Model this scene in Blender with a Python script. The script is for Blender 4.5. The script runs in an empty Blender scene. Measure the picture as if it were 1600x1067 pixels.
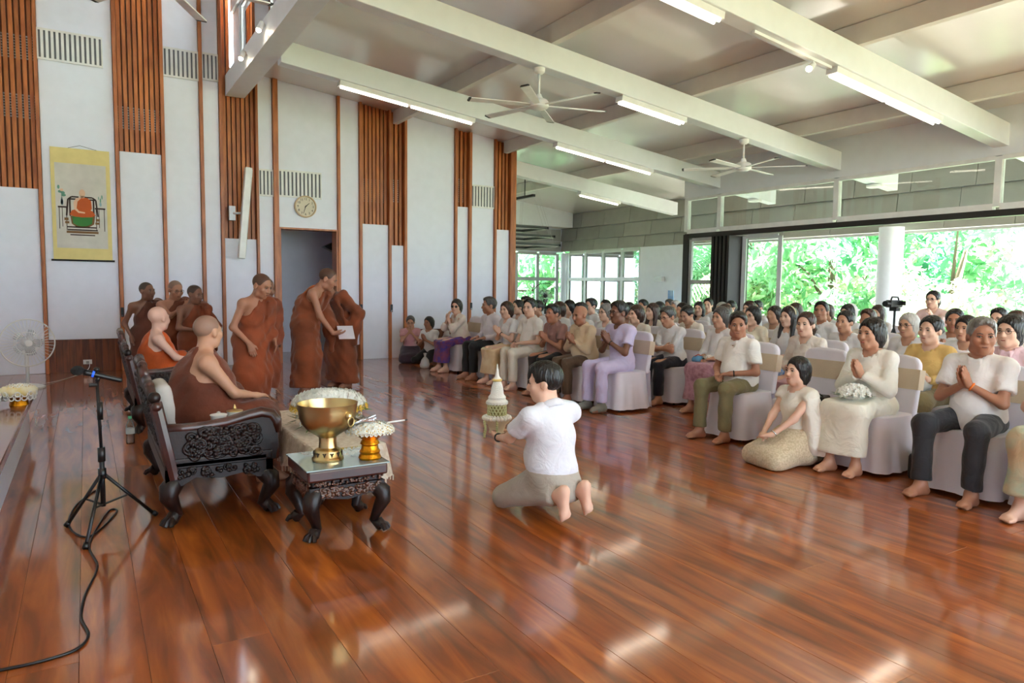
import bpy, bmesh, math, random, time
import numpy as np
from mathutils import Vector, Matrix
R = math.radians
random.seed(7); rng = np.random.default_rng(7)
SC = bpy.context.scene
COL = SC.collection
# ---------------------------------------------------------------- camera
YAW, PIT, ROL, FPX, CAMH = R(31.2), R(4.50), R(.67), 1100.0, 1.42
def _axes():
    F = np.array([math.sin(YAW), math.cos(YAW), 0])*math.cos(PIT) - np.array([0, 0, math.sin(PIT)])
    Rt = np.array([math.cos(YAW), -math.sin(YAW), 0]); U = np.cross(Rt, F)
    return Rt*math.cos(ROL)+U*math.sin(ROL), -Rt*math.sin(ROL)+U*math.cos(ROL), F
RT, UPV, FWD = _axes()
CAMP = np.array([0, 0, CAMH])
cd = bpy.data.cameras.new('camera'); cam = bpy.data.objects.new('camera', cd); COL.objects.link(cam)
cd.sensor_width = 36; cd.lens = FPX/1600*36; cd.clip_start = .05; cd.clip_end = 400
cam.matrix_world = Matrix(((RT[0], UPV[0], -FWD[0], 0), (RT[1], UPV[1], -FWD[1], 0), (RT[2], UPV[2], -FWD[2], CAMH), (0, 0, 0, 1)))
SC.camera = cam
# ---------------------------------------------------------------- sky, sun, exposure
w = bpy.data.worlds.new('sky'); SC.world = w; w.use_nodes = True
bg = w.node_tree.nodes['Background']; bg.inputs['Color'].default_value = (.72, .86, 1.0, 1); bg.inputs['Strength'].default_value = 4.6
sl = bpy.data.lights.new('sun', 'SUN'); sl.energy = 62; sl.angle = R(.6); sl.color = (1, .97, .95)
sun = bpy.data.objects.new('sun', sl); COL.objects.link(sun); sun.rotation_euler = Vector((-.34, .22, -.9)).to_track_quat('-Z', 'Y').to_euler(); sun.location = (15, 0, 20)
SC.view_settings.view_transform = 'Standard'; SC.view_settings.look = 'None'
SC.view_settings.exposure = 0.6; SC.view_settings.gamma = 1; SC.view_settings.use_curve_mapping = False
SC.cycles.max_bounces = 8; SC.cycles.diffuse_bounces = 5; SC.cycles.glossy_bounces = 4; SC.cycles.transparent_max_bounces = 12
SC.cycles.sample_clamp_indirect = 8; SC.cycles.caustics_reflective = False; SC.cycles.caustics_refractive = False
SC.cycles.use_denoising = True
# ---------------------------------------------------------------- photo pixel -> place
def ray(x, y): return FWD + RT*(x-800)/FPX + UPV*(533.5-y)/FPX
def onz(x, y, z=0.): d = ray(x, y); return CAMP + d*(z-CAMH)/d[2]
def onx(x, y, X): d = ray(x, y); return CAMP + d*X/d[0]
def ony(x, y, Y): d = ray(x, y); return CAMP + d*Y/d[1]
# ---------------------------------------------------------------- materials
def lin(c):
    c = [v/255 for v in c]
    return tuple(v/12.92 if v <= .04045 else ((v+.055)/1.055)**2.4 for v in c) + (1,)
MATS = {}
def mat(name, rgb, rough=.6, metal=0, var=.06, vscale=6, bump=0, bscale=40, spec=.5, coat=0, coatr=.05, sheen=0, rgb2=None, stretch=None, trans=0, emis=0, rnd=0, alpha=1, detail=3, sss=0, bdist=.01, bdet=2, bdistort=0):
    if name in MATS: return MATS[name]
    m = bpy.data.materials.new(name); m.use_nodes = True; nt = m.node_tree; N = nt.nodes; L = nt.links
    b = N['Principled BSDF']; c = lin(rgb)
    b.inputs['Roughness'].default_value = rough; b.inputs['Metallic'].default_value = metal
    b.inputs['Specular IOR Level'].default_value = spec
    b.inputs['Coat Weight'].default_value = coat; b.inputs['Coat Roughness'].default_value = coatr
    b.inputs['Sheen Weight'].default_value = sheen; b.inputs['Transmission Weight'].default_value = trans; b.inputs['Alpha'].default_value = alpha
    if emis: b.inputs['Emission Color'].default_value = c; b.inputs['Emission Strength'].default_value = emis
    tc = N.new('ShaderNodeTexCoord'); mp = N.new('ShaderNodeMapping'); L.new(tc.outputs['Object'], mp.inputs['Vector'])
    if stretch: mp.inputs['Scale'].default_value = stretch
    nz = N.new('ShaderNodeTexNoise'); nz.inputs['Scale'].default_value = vscale; nz.inputs['Detail'].default_value = detail
    L.new(mp.outputs['Vector'], nz.inputs['Vector'])
    cr = N.new('ShaderNodeMix'); cr.data_type = 'RGBA'
    c2 = lin(rgb2) if rgb2 else tuple(v*(1-3*var) for v in c[:3])+(1,)
    if rgb2:
        rp = N.new('ShaderNodeValToRGB'); rp.color_ramp.elements[0].position = .38; rp.color_ramp.elements[1].position = .62
        L.new(nz.outputs['Fac'], rp.inputs['Fac']); L.new(rp.outputs['Color'], cr.inputs['Factor'])
    else: L.new(nz.outputs['Fac'], cr.inputs['Factor'])
    cr.inputs['A'].default_value = c if rgb2 else tuple(min(1, v*(1+2*var)) for v in c[:3])+(1,); cr.inputs['B'].default_value = c2
    out = cr.outputs['Result']
    if rnd:
        oi = N.new('ShaderNodeObjectInfo'); hs = N.new('ShaderNodeHueSaturation'); mr = N.new('ShaderNodeMapRange')
        mr.inputs['To Min'].default_value = 1-rnd; mr.inputs['To Max'].default_value = 1+rnd
        L.new(oi.outputs['Random'], mr.inputs['Value']); L.new(mr.outputs['Result'], hs.inputs['Value']); L.new(out, hs.inputs['Color']); out = hs.outputs['Color']
    L.new(out, b.inputs['Base Color'])
    if bump:
        n2 = N.new('ShaderNodeTexNoise'); n2.inputs['Scale'].default_value = bscale; n2.inputs['Detail'].default_value = bdet; n2.inputs['Distortion'].default_value = bdistort
        L.new(mp.outputs['Vector'], n2.inputs['Vector'])
        bp = N.new('ShaderNodeBump'); bp.inputs['Strength'].default_value = bump; bp.inputs['Distance'].default_value = bdist
        L.new(n2.outputs['Fac'], bp.inputs['Height']); L.new(bp.outputs['Normal'], b.inputs['Normal'])
    MATS[name] = m; return m
def glassmat(name, tint=(.93, .97, .96), refl=.12):
    if name in MATS: return MATS[name]
    m = bpy.data.materials.new(name); m.use_nodes = True; nt = m.node_tree; N = nt.nodes; L = nt.links
    N.remove(N['Principled BSDF']); o = N['Material Output']
    t = N.new('ShaderNodeBsdfTransparent'); t.inputs['Color'].default_value = tint+(1,)
    g = N.new('ShaderNodeBsdfGlossy'); g.inputs['Roughness'].default_value = .02
    fr = N.new('ShaderNodeFresnel'); fr.inputs['IOR'].default_value = 1.32
    ad = N.new('ShaderNodeMath'); ad.operation = 'MULTIPLY_ADD'; ad.inputs[1].default_value = 1.0; ad.inputs[2].default_value = refl*.08
    L.new(fr.outputs['Fac'], ad.inputs[0])
    mx = N.new('ShaderNodeMixShader'); L.new(ad.outputs[0], mx.inputs['Fac']); L.new(t.outputs['BSDF'], mx.inputs[1]); L.new(g.outputs['BSDF'], mx.inputs[2])
    L.new(mx.outputs[0], o.inputs['Surface']); MATS[name] = m; return m
def emat(name, rgb, s):
    if name in MATS: return MATS[name]
    m = bpy.data.materials.new(name); m.use_nodes = True; b = m.node_tree.nodes['Principled BSDF']
    b.inputs['Base Color'].default_value = lin(rgb); b.inputs['Emission Color'].default_value = lin(rgb); b.inputs['Emission Strength'].default_value = s
    MATS[name] = m; return m
# ---------------------------------------------------------------- mesh builder
class MB:
    def __init__(s): s.v = []; s.f = []; s.mi = []
    def add(s, vs, fs, mi=0):
        o = len(s.v); s.v += [tuple(map(float, p)) for p in vs]; s.f += [tuple(o+i for i in f) for f in fs]; s.mi += [mi]*len(fs); return s
    def box(s, lo, hi, mi=0, M=None):
        x0, y0, z0 = lo; x1, y1, z1 = hi
        vs = [(x0,y0,z0),(x1,y0,z0),(x1,y1,z0),(x0,y1,z0),(x0,y0,z1),(x1,y0,z1),(x1,y1,z1),(x0,y1,z1)]
        if M is not None: vs = [tuple(M @ Vector(p)) for p in vs]
        return s.add(vs, [(0,3,2,1),(4,5,6,7),(0,1,5,4),(1,2,6,5),(2,3,7,6),(3,0,4,7)], mi)
    def cbox(s, c, d, mi=0, M=None): return s.box([c[i]-d[i]/2 for i in range(3)], [c[i]+d[i]/2 for i in range(3)], mi, M)
    def hexa(s, b4, t4, mi=0): return s.add(list(b4)+list(t4), [(0,3,2,1),(4,5,6,7),(0,1,5,4),(1,2,6,5),(2,3,7,6),(3,0,4,7)], mi)
    def prism(s, poly, z0, z1, mi=0, M=None):
        n = len(poly); vs = [(x, y, z0) for x, y in poly]+[(x, y, z1) for x, y in poly]
        if M is not None: vs = [tuple(M @ Vector(p)) for p in vs]
        return s.add(vs, [tuple(range(n))[::-1], tuple(range(n, 2*n))]+[(i, (i+1) % n, n+(i+1) % n, n+i) for i in range(n)], mi)
    def lathe(s, prof, n=24, c=(0,0,0), mi=0, M=None, fn=None):
        vs = []; m = len(prof)
        for r, z in prof:
            for k in range(n):
                a = 2*math.pi*k/n; rr = fn(r, a, z) if fn else r
                p = (c[0]+rr*math.cos(a), c[1]+rr*math.sin(a), c[2]+z)
                vs.append(tuple(M @ Vector(p)) if M is not None else p)
        fs = [(i*n+k, i*n+(k+1) % n, (i+1)*n+(k+1) % n, (i+1)*n+k) for i in range(m-1) for k in range(n)]
        fs += [tuple(range(n))[::-1], tuple((m-1)*n+k for k in range(n))]
        return s.add(vs, fs, mi)
    def tube(s, pts, r, n=8, mi=0, closed=False):
        pts = [Vector(p) for p in pts]; m = len(pts); rs = r if hasattr(r, '__len__') else [r]*m
        vs = []; u = None
        for i, p in enumerate(pts):
            a = pts[(i-1) % m] if (closed or i > 0) else p; b = pts[(i+1) % m] if (closed or i < m-1) else p
            d = (b-a).normalized()
            if u is None:
                u = d.cross(Vector((0, 0, 1)))
                if u.length < .05: u = d.cross(Vector((1, 0, 0)))
            else: u = u-d*u.dot(d)
            if u.length < 1e-6: u = d.orthogonal()
            u.normalize(); v = d.cross(u)
            vs += [tuple(p+(u*math.cos(2*math.pi*k/n)+v*math.sin(2*math.pi*k/n))*rs[i]) for k in range(n)]
        fs = [(i*n+k, i*n+(k+1) % n, ((i+1) % m)*n+(k+1) % n, ((i+1) % m)*n+k) for i in range(m if closed else m-1) for k in range(n)]
        if not closed: fs += [tuple(range(n))[::-1], tuple((m-1)*n+k for k in range(n))]
        return s.add(vs, fs, mi)
    def cyl(s, a, b, r, n=12, mi=0, r2=None): return s.tube([a, b], [r, r if r2 is None else r2], n, mi)
    def ell(s, c, r, n=12, m=8, mi=0, M=None):
        if not hasattr(r, '__len__'): r = (r, r, r)
        vs = [(c[0], c[1], c[2]-r[2])]
        for i in range(1, m):
            t = math.pi*i/m
            vs += [(c[0]+r[0]*math.sin(t)*math.cos(2*math.pi*k/n), c[1]+r[1]*math.sin(t)*math.sin(2*math.pi*k/n), c[2]-r[2]*math.cos(t)) for k in range(n)]
        vs.append((c[0], c[1], c[2]+r[2]))
        fs = [(0, 1+(k+1) % n, 1+k) for k in range(n)]
        fs += [(1+i*n+k, 1+i*n+(k+1) % n, 1+(i+1)*n+(k+1) % n, 1+(i+1)*n+k) for i in range(m-2) for k in range(n)]
        l = len(vs)-1; fs += [(l, 1+(m-2)*n+k, 1+(m-2)*n+(k+1) % n) for k in range(n)]
        if M is not None: vs = [tuple(M @ Vector(p)) for p in vs]
        return s.add(vs, fs, mi)
    def mesh(s, name, ms, smooth=False):
        me = bpy.data.meshes.new(name); me.from_pydata(s.v, [], s.f)
        for m in (ms if isinstance(ms, (list, tuple)) else [ms]): me.materials.append(m)
        if any(s.mi): me.polygons.foreach_set('material_index', s.mi)
        if smooth is not False:
            me.polygons.foreach_set('use_smooth', [True]*len(s.f))
            if smooth is not True: me.set_sharp_from_angle(angle=R(smooth))
        me.update(); return me
    def build(s, name, ms, parent=None, smooth=False, loc=None, rot=None):
        return obj(name, s.mesh(name, ms, smooth), parent, loc, rot)
def obj(name, data, parent=None, loc=None, rot=None):
    o = bpy.data.objects.new(name, data); COL.objects.link(o)
    if parent is not None: o.parent = parent
    if loc is not None: o.location = loc
    if rot is not None: o.rotation_euler = rot
    return o
def tag(o, label=None, cat=None, group=None, kind=None):
    if label: o['label'] = label
    if cat: o['category'] = cat
    if group: o['group'] = group
    if kind: o['kind'] = kind
    return o
def thing(name, label, cat, loc=(0,0,0), rz=0, group=None):
    o = obj(name, None, None, tuple(map(float, loc)), (0, 0, rz)); o.empty_display_size = .1
    return tag(o, label, cat, group)
def struct(name, mb, m, smooth=False): return tag(mb.build(name, m, None, smooth), kind='structure')
def copy_tree(o, parent=None):
    c = o.copy(); COL.objects.link(c); c.parent = parent
    for ch in list(o.children): copy_tree(ch, c)
    return c
def bevel(o, w=.01, seg=2):
    b = o.modifiers.new('bevel', 'BEVEL'); b.width = w; b.segments = seg; b.limit_method = 'ANGLE'; return o
# ---------------------------------------------------------------- common materials
M_white = mat('white_paint', (233, 237, 250), .55, var=.02)
M_beam = mat('beam_paint', (226, 230, 234), .4, var=.02)
M_ceil = mat('ceiling_satin_paint', (230, 226, 222), .3, var=.03, vscale=1.5, spec=.6, coat=1.0, coatr=.16)
M_slat = mat('teak_slat', (194, 116, 56), .42, rgb2=(164, 90, 40), vscale=5, stretch=(3, 3, .5), rnd=.18, bump=.1)
M_post = mat('teak_post', (186, 112, 62), .4, rgb2=(156, 88, 46), vscale=5, stretch=(3, 3, .5), rnd=.1)
M_dark = mat('dark_gap', (40, 26, 18), .8)
M_darkm = mat('dark_frame_metal', (44, 40, 38), .4, metal=.3)
M_alu = mat('grey_window_frame', (188, 188, 190), .4, metal=.2)
M_whitem = mat('white_metal', (232, 232, 230), .35)
M_black = mat('black_plastic', (16, 16, 18), .38)
M_clad = mat('grey_cladding', (158, 157, 152), .55, var=.06, vscale=3, rnd=.12)
M_glass = glassmat('window_glass')
M_tube = emat('fluorescent_tube', (255, 244, 226), 7)
M_spot = emat('spot_lamp', (255, 236, 205), 40)
M_chrome = mat('chrome', (210, 210, 212), .15, metal=1)
# ================================================================ ROOM SHELL
WY, XIN, XOUT, YFAR, YBACK, XLEFT = 12.85, 11.1, 13.3, 18.95, -4.5, -5.0
SLP = .117
def zc(X): return 4.95 - SLP*(X-2.87)          # underside of the sloping low roof
RX0, RX1 = 2.10, 2.40                            # ridge beam
# ---- floor: joists board + planks (each board its own object)
def floor_mat():
    m = bpy.data.materials.new('varnished_floorboard'); m.use_nodes = True; nt = m.node_tree; N = nt.nodes; L = nt.links
    b = N['Principled BSDF']; tc = N.new('ShaderNodeTexCoord'); oi = N.new('ShaderNodeObjectInfo')
    mp = N.new('ShaderNodeMapping'); mp.inputs['Scale'].default_value = (5, .55, 1); L.new(tc.outputs['Object'], mp.inputs['Vector'])
    sc = N.new('ShaderNodeVectorMath'); sc.operation = 'SCALE'; sc.inputs[3].default_value = 37; 
    cx = N.new('ShaderNodeCombineXYZ'); L.new(oi.outputs['Random'], cx.inputs[2]); L.new(cx.outputs[0], sc.inputs[0]); L.new(sc.outputs[0], mp.inputs['Location'])
    n1 = N.new('ShaderNodeTexNoise'); n1.inputs['Scale'].default_value = 2.2; n1.inputs['Detail'].default_value = 6; n1.inputs['Distortion'].default_value = .8; L.new(mp.outputs[0], n1.inputs['Vector'])
    rp = N.new('ShaderNodeValToRGB'); e = rp.color_ramp.elements
    e[0].position = .3; e[0].color = lin((102, 48, 13)); e[1].position = .72; e[1].color = lin((184, 102, 38)); k = e.new(.5); k.color = lin((146, 72, 23))
    L.new(n1.outputs['Fac'], rp.inputs['Fac'])
    hs = N.new('ShaderNodeHueSaturation'); mr = N.new('ShaderNodeMapRange'); mr.inputs['To Min'].default_value = .84; mr.inputs['To Max'].default_value = 1.15
    L.new(oi.outputs['Random'], mr.inputs['Value']); L.new(mr.outputs['Result'], hs.inputs['Value']); L.new(rp.outputs['Color'], hs.inputs['Color']); L.new(hs.outputs['Color'], b.inputs['Base Color'])
    b.inputs['Roughness'].default_value = .42; b.inputs['Specular IOR Level'].default_value = .25; b.inputs['Coat Weight'].default_value = 1.0; b.inputs['Coat IOR'].default_value = 1.65; b.inputs['Coat Roughness'].default_value = .085
    n2 = N.new('ShaderNodeTexNoise'); n2.inputs['Scale'].default_value = 2.5; n2.inputs['Detail'].default_value = 1; mp2 = N.new('ShaderNodeMapping'); mp2.inputs['Scale'].default_value = (1.6, .8, 1)
    L.new(tc.outputs['Object'], mp2.inputs['Vector']); L.new(mp2.outputs[0], n2.inputs['Vector'])
    bp = N.new('ShaderNodeBump'); bp.inputs['Strength'].default_value = .07; bp.inputs['Distance'].default_value = .008; L.new(n2.outputs['Fac'], bp.inputs['Height'])
    L.new(bp.outputs['Normal'], b.inputs['Normal']); L.new(bp.outputs['Normal'], b.inputs['Coat Normal'])
    return m
M_floor = floor_mat()
floor = struct('floor', MB().box((XLEFT, YBACK, -.12), (XOUT, YFAR, -.022)), mat('floor_joint_brown', (70, 32, 16), .6))
PW = .2225; x = -.285 - PW*21; prs = random.Random(3); PLK = {}
while x < XOUT:
    ys = [YBACK] if x < 7 else [YBACK]
    y = YBACK + prs.uniform(4.5, 7.5)
    while y < YFAR-1: ys.append(y); y += prs.uniform(5.5, 8)
    ys.append(YFAR)
    for y0, y1 in zip(ys, ys[1:]):
        xe = min(x+PW, XOUT)
        if xe-x < .05: continue
        o = bpy.data.meshes.new('plank'); mb = MB(); g = .0005; c = .0012
        a, b_ = x-.0+g, xe-g; y_0, y_1 = y0+g, y1-g
        vs = [(a, y_0, -.022), (b_, y_0, -.022), (b_, y_1, -.022), (a, y_1, -.022), (a+c, y_0+c, 0), (b_-c, y_0+c, 0), (b_-c, y_1-c, 0), (a+c, y_1-c, 0), (a, y_0, -c), (b_, y_0, -c), (b_, y_1, -c), (a, y_1, -c)]
        mb.add(vs, [(4, 5, 6, 7), (8, 9, 5, 4), (9, 10, 6, 5), (10, 11, 7, 6), (11, 8, 4, 7), (0, 1, 9, 8), (1, 2, 10, 9), (2, 3, 11, 10), (3, 0, 8, 11)])
        mb.build('plank', M_floor, floor)
    x += PW
# ---- feature wall
wall = struct('wall_feature', MB(), M_dark)
def wx(px, y=300): return float(ony(px, y, WY)[0])
def wz(px, y): return float(ony(px, y, WY)[2])
DX0, DX1, DZ = wx(435), wx(527), 2.38
def wtop(X): return 6.9 if X < RX0+.1 else zc(X)-.001
bk = MB()
def slab(x0, x1, z0, y0, y1, mb, top=None):
    t0 = (wtop(x0+.001) if top is None else top); t1 = (wtop(x1-.001) if top is None else top)
    if x0 < RX0+.1 < x1 and top is None: t0 = t1 = zc(x0)
    mb.hexa([(x0, y0, z0), (x1, y0, z0), (x1, y1, z0), (x0, y1, z0)], [(x0, y0, t0), (x1, y0, t1), (x1, y1, t1), (x0, y1, t0)])
XE = wx(803)
for a, b_, z0 in ((XLEFT, RX0+.1, 0), (RX0+.1, DX0, 0), (DX0, DX1, DZ+.03), (DX1, XE, 0)): slab(a, b_, z0, 12.99, 13.08, bk)
struct('wall_feature_back', bk, M_dark)
ST = [(60.5, 66.5), (182, 188), (254, 259.5), (314, 319.5), (344.5, 349.5), (400, 404), (427, 435), (527, 531), (561, 565), (607, 610.5), (631, 635), (710, 713.5), (732, 736), (772, 775), (796.5, 803)]
PS = [(wx(a), wx(b_)) for a, b_ in ST]
for a, b_ in PS:
    mb = MB(); slab(a, b_, 0, 12.80, 12.99, mb); bevel(mb.build('post', M_post, wall), .004, 1)
def panel(x0, x1, z0, z1=None, y0=12.86):
    mb = MB(); slab(x0+.004, x1-.004, z0, y0, 12.985, mb, z1); return bevel(mb.build('panel', M_white, wall), .004, 1)
SW, SP = .052, .078
slat_meshes = {}
def slats(x0, x1, z0, louvers=()):
    n = max(2, int(round((x1-x0)/SP)))
    mb = MB(); slab(x0, x1, z0, 12.962, 12.968, mb); mb.build('backing_board', mat('slat_backing', (120, 66, 34), .6), wall)
    p = (x1-x0)/n
    for i in range(n):
        a = x0+i*p+(p-SW)/2; mb = MB(); slab(a, a+SW, z0, 12.905, 12.955, mb); mb.build('slat', M_slat, wall)
    for (za, zb) in louvers:
        lv = MB(); z = za
        lv.box((x0, 12.958, za), (x1, 12.961, zb), 1)
        while z < zb: lv.box((x0, 12.9555, z), (x1, 12.9575, z+.024), 0); z += .04
        lv.build('louver', [M_alu, M_dark], wall)
def vent(x0, x1, z0, z1, n, first=True):
    """white grille plate with open vertical slots"""
    root = MB(); p = (x1-x0)/n; root.box((x0, 12.852, z0), (x1, 12.856, z1), 1)
    for i in range(n+1):
        a = x0+i*p; root.box((max(x0, a-p*.28), 12.838, z0), (min(x1, a+p*.28), 12.855, z1))
    root.box((x0, 12.838, z0-.03), (x1, 12.855, z0)); root.box((x0, 12.838, z1), (x1, 12.855, z1+.03))
    root.build('vent_grille', [M_whitem, mat('vent_slot_shadow', (112, 114, 120), .7)], wall)
L0 = XLEFT
# bay 1 and the bay left of the frame
zb1 = wz(30, 293)
lo = ((wz(25, 88), wz(25, 52)), (wz(25, 181), wz(25, 146)))
slats(PS[0][0]-1.3, PS[0][0], zb1, lo); panel(PS[0][0]-1.3, PS[0][0], 0, zb1)
mb = MB(); slab(PS[0][0]-1.34, PS[0][0]-1.3, 0, 12.80, 12.99, mb); mb.build('post', M_post, wall)
panel(L0+.02, PS[0][0]-1.34, 0)
# bay 2 with scroll: white panel down to the boarded recess
zrec = wz(130, 530)
panel(PS[0][1], PS[1][0], zrec)
def wains(x0, x1, z1):
    n = max(2, int((x1-x0)/.085)); p = (x1-x0)/n
    for i in range(n):
        a = x0+i*p; MB().box((a+.002, 12.93, 0), (a+p-.002, 12.955+.01*((i*7) % 3), z1)).build('board', mat('dark_teak_board', (124, 66, 34), .35, rgb2=(92, 46, 24), vscale=5, stretch=(3, 3, .5), rnd=.4), wall)
wains(PS[0][1], PS[1][0], zrec)
vent(PS[0][1], wx(160, 80), wz(110, 96), wz(110, 54), 13)
# bay 3
z3 = wz(220, 239); slats(PS[1][1], PS[2][0], z3, ((wz(220, 202), wz(220, 166)),)); panel(PS[1][1], PS[2][0], 0, z3)
# bay 4, 5
panel(PS[2][1], PS[3][0], 0); panel(PS[3][1], PS[4][0], 0)
vent(PS[2][1], PS[3][0], wz(290, 121), wz(290, 81), 8); vent(PS[3][1], PS[4][0], wz(332, 124), wz(332, 87), 4)
# bay 6
z6 = wz(375, 373); slats(PS[4][1], PS[5][0], z6); panel(PS[4][1], PS[5][0], 0, z6)
# bay 7, 8 (door), 9
panel(PS[5][1], PS[6][0], 0); panel(PS[6][1], PS[7][0], DZ)
vent(PS[5][1], PS[6][0], wz(415, 304), wz(415, 267), 4); vent(PS[6][1], wx(502, 290), wz(470, 307), wz(470, 270), 11)
z9 = wz(546, 539); panel(PS[7][1], PS[8][0], z9); wains(PS[7][1], PS[8][0], z9)
# bay 10..15
for i, yb, lv in ((8, 350.6, 1), (9, 383.5, 1), (11, 323, 1), (13, 359, 0)):
    zz = wz((ST[i][1]+ST[i+1][0])/2, yb); xm = (ST[i][1]+ST[i+1][0])/2
    slats(PS[i][1], PS[i+1][0], zz, ((wz(xm, 315), wz(xm, 280)),) if lv else ()); panel(PS[i][1], PS[i+1][0], 0, zz)
z12 = wz(670, 514); panel(PS[10][1], PS[11][0], z12); wains(PS[10][1], PS[11][0], z12)
panel(PS[12][1], PS[13][0], 0); vent(PS[12][1], PS[13][0], wz(755, 323), wz(755, 292), 8)
# door lining + passage behind
dl = MB(); dl.box((DX0, 12.82, 0), (DX0+.03, 13.1, DZ)); dl.box((DX1-.03, 12.82, 0), (DX1, 13.1, DZ)); dl.box((DX0, 12.82, DZ), (DX1, 13.1, DZ+.03))
struct('trim_1', dl, M_post)
ps = MB(); ps.box((DX0-.6, 14.9, 0), (DX1+.9, 15.0, 2.75)); ps.box((DX0-.6, 13.08, 0), (DX0-.5, 14.9, 2.75)); ps.box((DX1+.8, 13.08, 0), (DX1+.9, 14.9, 2.75)); ps.box((DX0-.6, 13.08, 2.7), (DX1+.9, 14.9, 2.75))
struct('wall_passage', ps, M_white)
# black latches on the posts
for px, py in ((191, 487), (563, 481), (610, 481), (734, 478)):
    zz = wz(px, py); X = wx(px, py); l = thing('door_latch', {191: 'black latch on the post right of the scroll painting', 563: 'black latch on the post right of the doorway', 610: 'black latch on the post above the kneeling woman in pink', 734: 'black latch on the post beside the woman in sunglasses'}[px], 'latch', (X, 12.80, zz-.07), 0, 'latches on the sliding panels')
    MB().box((-.022, -.02, 0), (.022, -.002, .14)).build('plate', M_black, l); MB().box((-.015, -.03, -.01), (.015, -.015, .03)).build('lever', M_chrome, l)
# ---- return wall end, left wall, upper hall
struct('wall_feature_end', MB().box((XE-.001, 12.80, 0), (XE+.03, 13.1, zc(XE))), M_post)
struct('wall_left', MB().box((XLEFT-.1, YBACK, 0), (XLEFT, 13.08, 7.6)), M_white)
struct('wall_near_light_block', MB().box((XLEFT, YBACK-.1, 0), (0.9, YBACK, 7.0)), M_white)  # unseen wall added behind the camera to hold back light from there
hi = MB(); hi.hexa([(XLEFT, YBACK, 7.0), (RX0+.5, YBACK, 6.25), (RX0+.5, 13.1, 6.25), (XLEFT, 13.1, 7.0)], [(XLEFT, YBACK, 7.1), (RX0+.5, YBACK, 6.35), (RX0+.5, 13.1, 6.35), (XLEFT, 13.1, 7.1)])
struct('ceiling_high', hi, M_ceil)
# ---- low roof ceiling
Y0C = YBACK
XE2 = 14.6
cl = MB(); cl.hexa([(RX1-.05, Y0C, zc(RX1-.05)), (XE2, Y0C, zc(XE2)), (XE2, YFAR+.1, zc(XE2)), (RX1-.05, YFAR+.1, zc(RX1-.05))], [(RX1-.05, Y0C, zc(RX1-.05)+.12), (XE2, Y0C, zc(XE2)+.12), (XE2, YFAR+.1, zc(XE2)+.12), (RX1-.05, YFAR+.1, zc(RX1-.05)+.12)])
struct('ceiling', cl, M_ceil)
PD, BD, BWD = .24, .31, .20
M_purl = mat('purlin_paint', (214, 208, 200), .5, var=.03)
for i, X in enumerate((5.12, 7.55, 9.95)):
    for a, b_ in ((Y0C, 12.80),) if X < XE else ((Y0C, YFAR),):
        mb = MB(); mb.hexa([(X-.05, a, zc(X)-PD), (X+.05, a, zc(X)-PD), (X+.05, b_, zc(X)-PD), (X-.05, b_, zc(X)-PD)], [(X-.05, a, zc(X)-.002), (X+.05, a, zc(X)-.002), (X+.05, b_, zc(X)-.002), (X-.05, b_, zc(X)-.002)])
        struct('ceiling_purlin', mb, M_purl)
BY = {'E': 13.22, 'A': 10.28, 'B': 7.62, 'C': 5.07, 'D': 2.5, 'F': -.1}
def zb(X): return zc(X)-PD-BD
for k, Yb in BY.items():
    xs = RX1 if k != 'E' else XE+.04; xe = 12.75
    mb = MB(); q = [(xs, Yb-BWD/2), (xe, Yb-BWD/2), (xe, Yb+BWD/2), (xs, Yb+BWD/2)]
    mb.hexa([(a, b_, zb(a)) for a, b_ in q], [(a, b_, zb(a)+BD) for a, b_ in q]); bevel(struct('ceiling_beam', mb, M_beam), .006, 1)
# ---- ridge beam, clerestory over the low roof
rb = MB(); rb.box((RX0, YBACK, 4.53), (RX1, 12.80, 4.58)); rb.box((RX0, YBACK, 4.58), (RX0+.04, 12.80, 4.86)); rb.box((RX1-.06, YBACK, 4.58), (RX1, 12.80, 5.02)); rb.box((RX0+.04, YBACK, 4.82), (RX1-.06, 12.80, 4.86))
struct('ceiling_ridge_beam', rb, M_beam)
def window(name, origin, ux, uz, cols, rows, fw, depth, fm, nrm, glass=M_glass, pane_name='pane'):
    """window of frame bars and single panes; cols / rows are edges in metres along ux and up z"""
    o = np.array(origin, float); ux = np.array(ux, float); nrm = np.array(nrm, float)
    root = tag(obj(name, None), kind='structure')
    def bar(a0, a1, z0, z1, t=depth, nm='frame_bar', m=fm):
        p = []
        for z in (z0, z1):
            for a, n in ((a0, -t/2), (a1, -t/2), (a1, t/2), (a0, t/2)): q = o+ux*a+nrm*n; p.append((q[0], q[1], q[2]+z))
        MB().hexa(p[:4], p[4:]).build(nm, m, root)
    for c in cols: bar(c-fw/2, c+fw/2, rows[0], rows[-1])
    for r in rows:
        for c0, c1 in zip(cols, cols[1:]): bar(c0+fw/2, c1-fw/2, r-fw/2, r+fw/2)
    for c0, c1 in zip(cols, cols[1:]):
        for r0, r1 in zip(rows, rows[1:]): bar(c0+fw/2, c1-fw/2, r0+fw/2, r1-fw/2, .006, pane_name, glass)
    return root
window('window_1', (RX1-.1, 0, 0), (0, 1, 0), 1, [YBACK+.1+2.09*i for i in range(8)]+[12.3], [5.02, 5.86], .04, .04, M_whitem, (1, 0, 0))
hd = MB(); hd.box((RX0+.1, YBACK, 5.88), (RX1, 12.80, 6.3)); hd.box((RX0+.15, 12.3, 4.58), (RX1, 12.85, 6.0))
struct('wall_clerestory_head', hd, M_beam)
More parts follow.
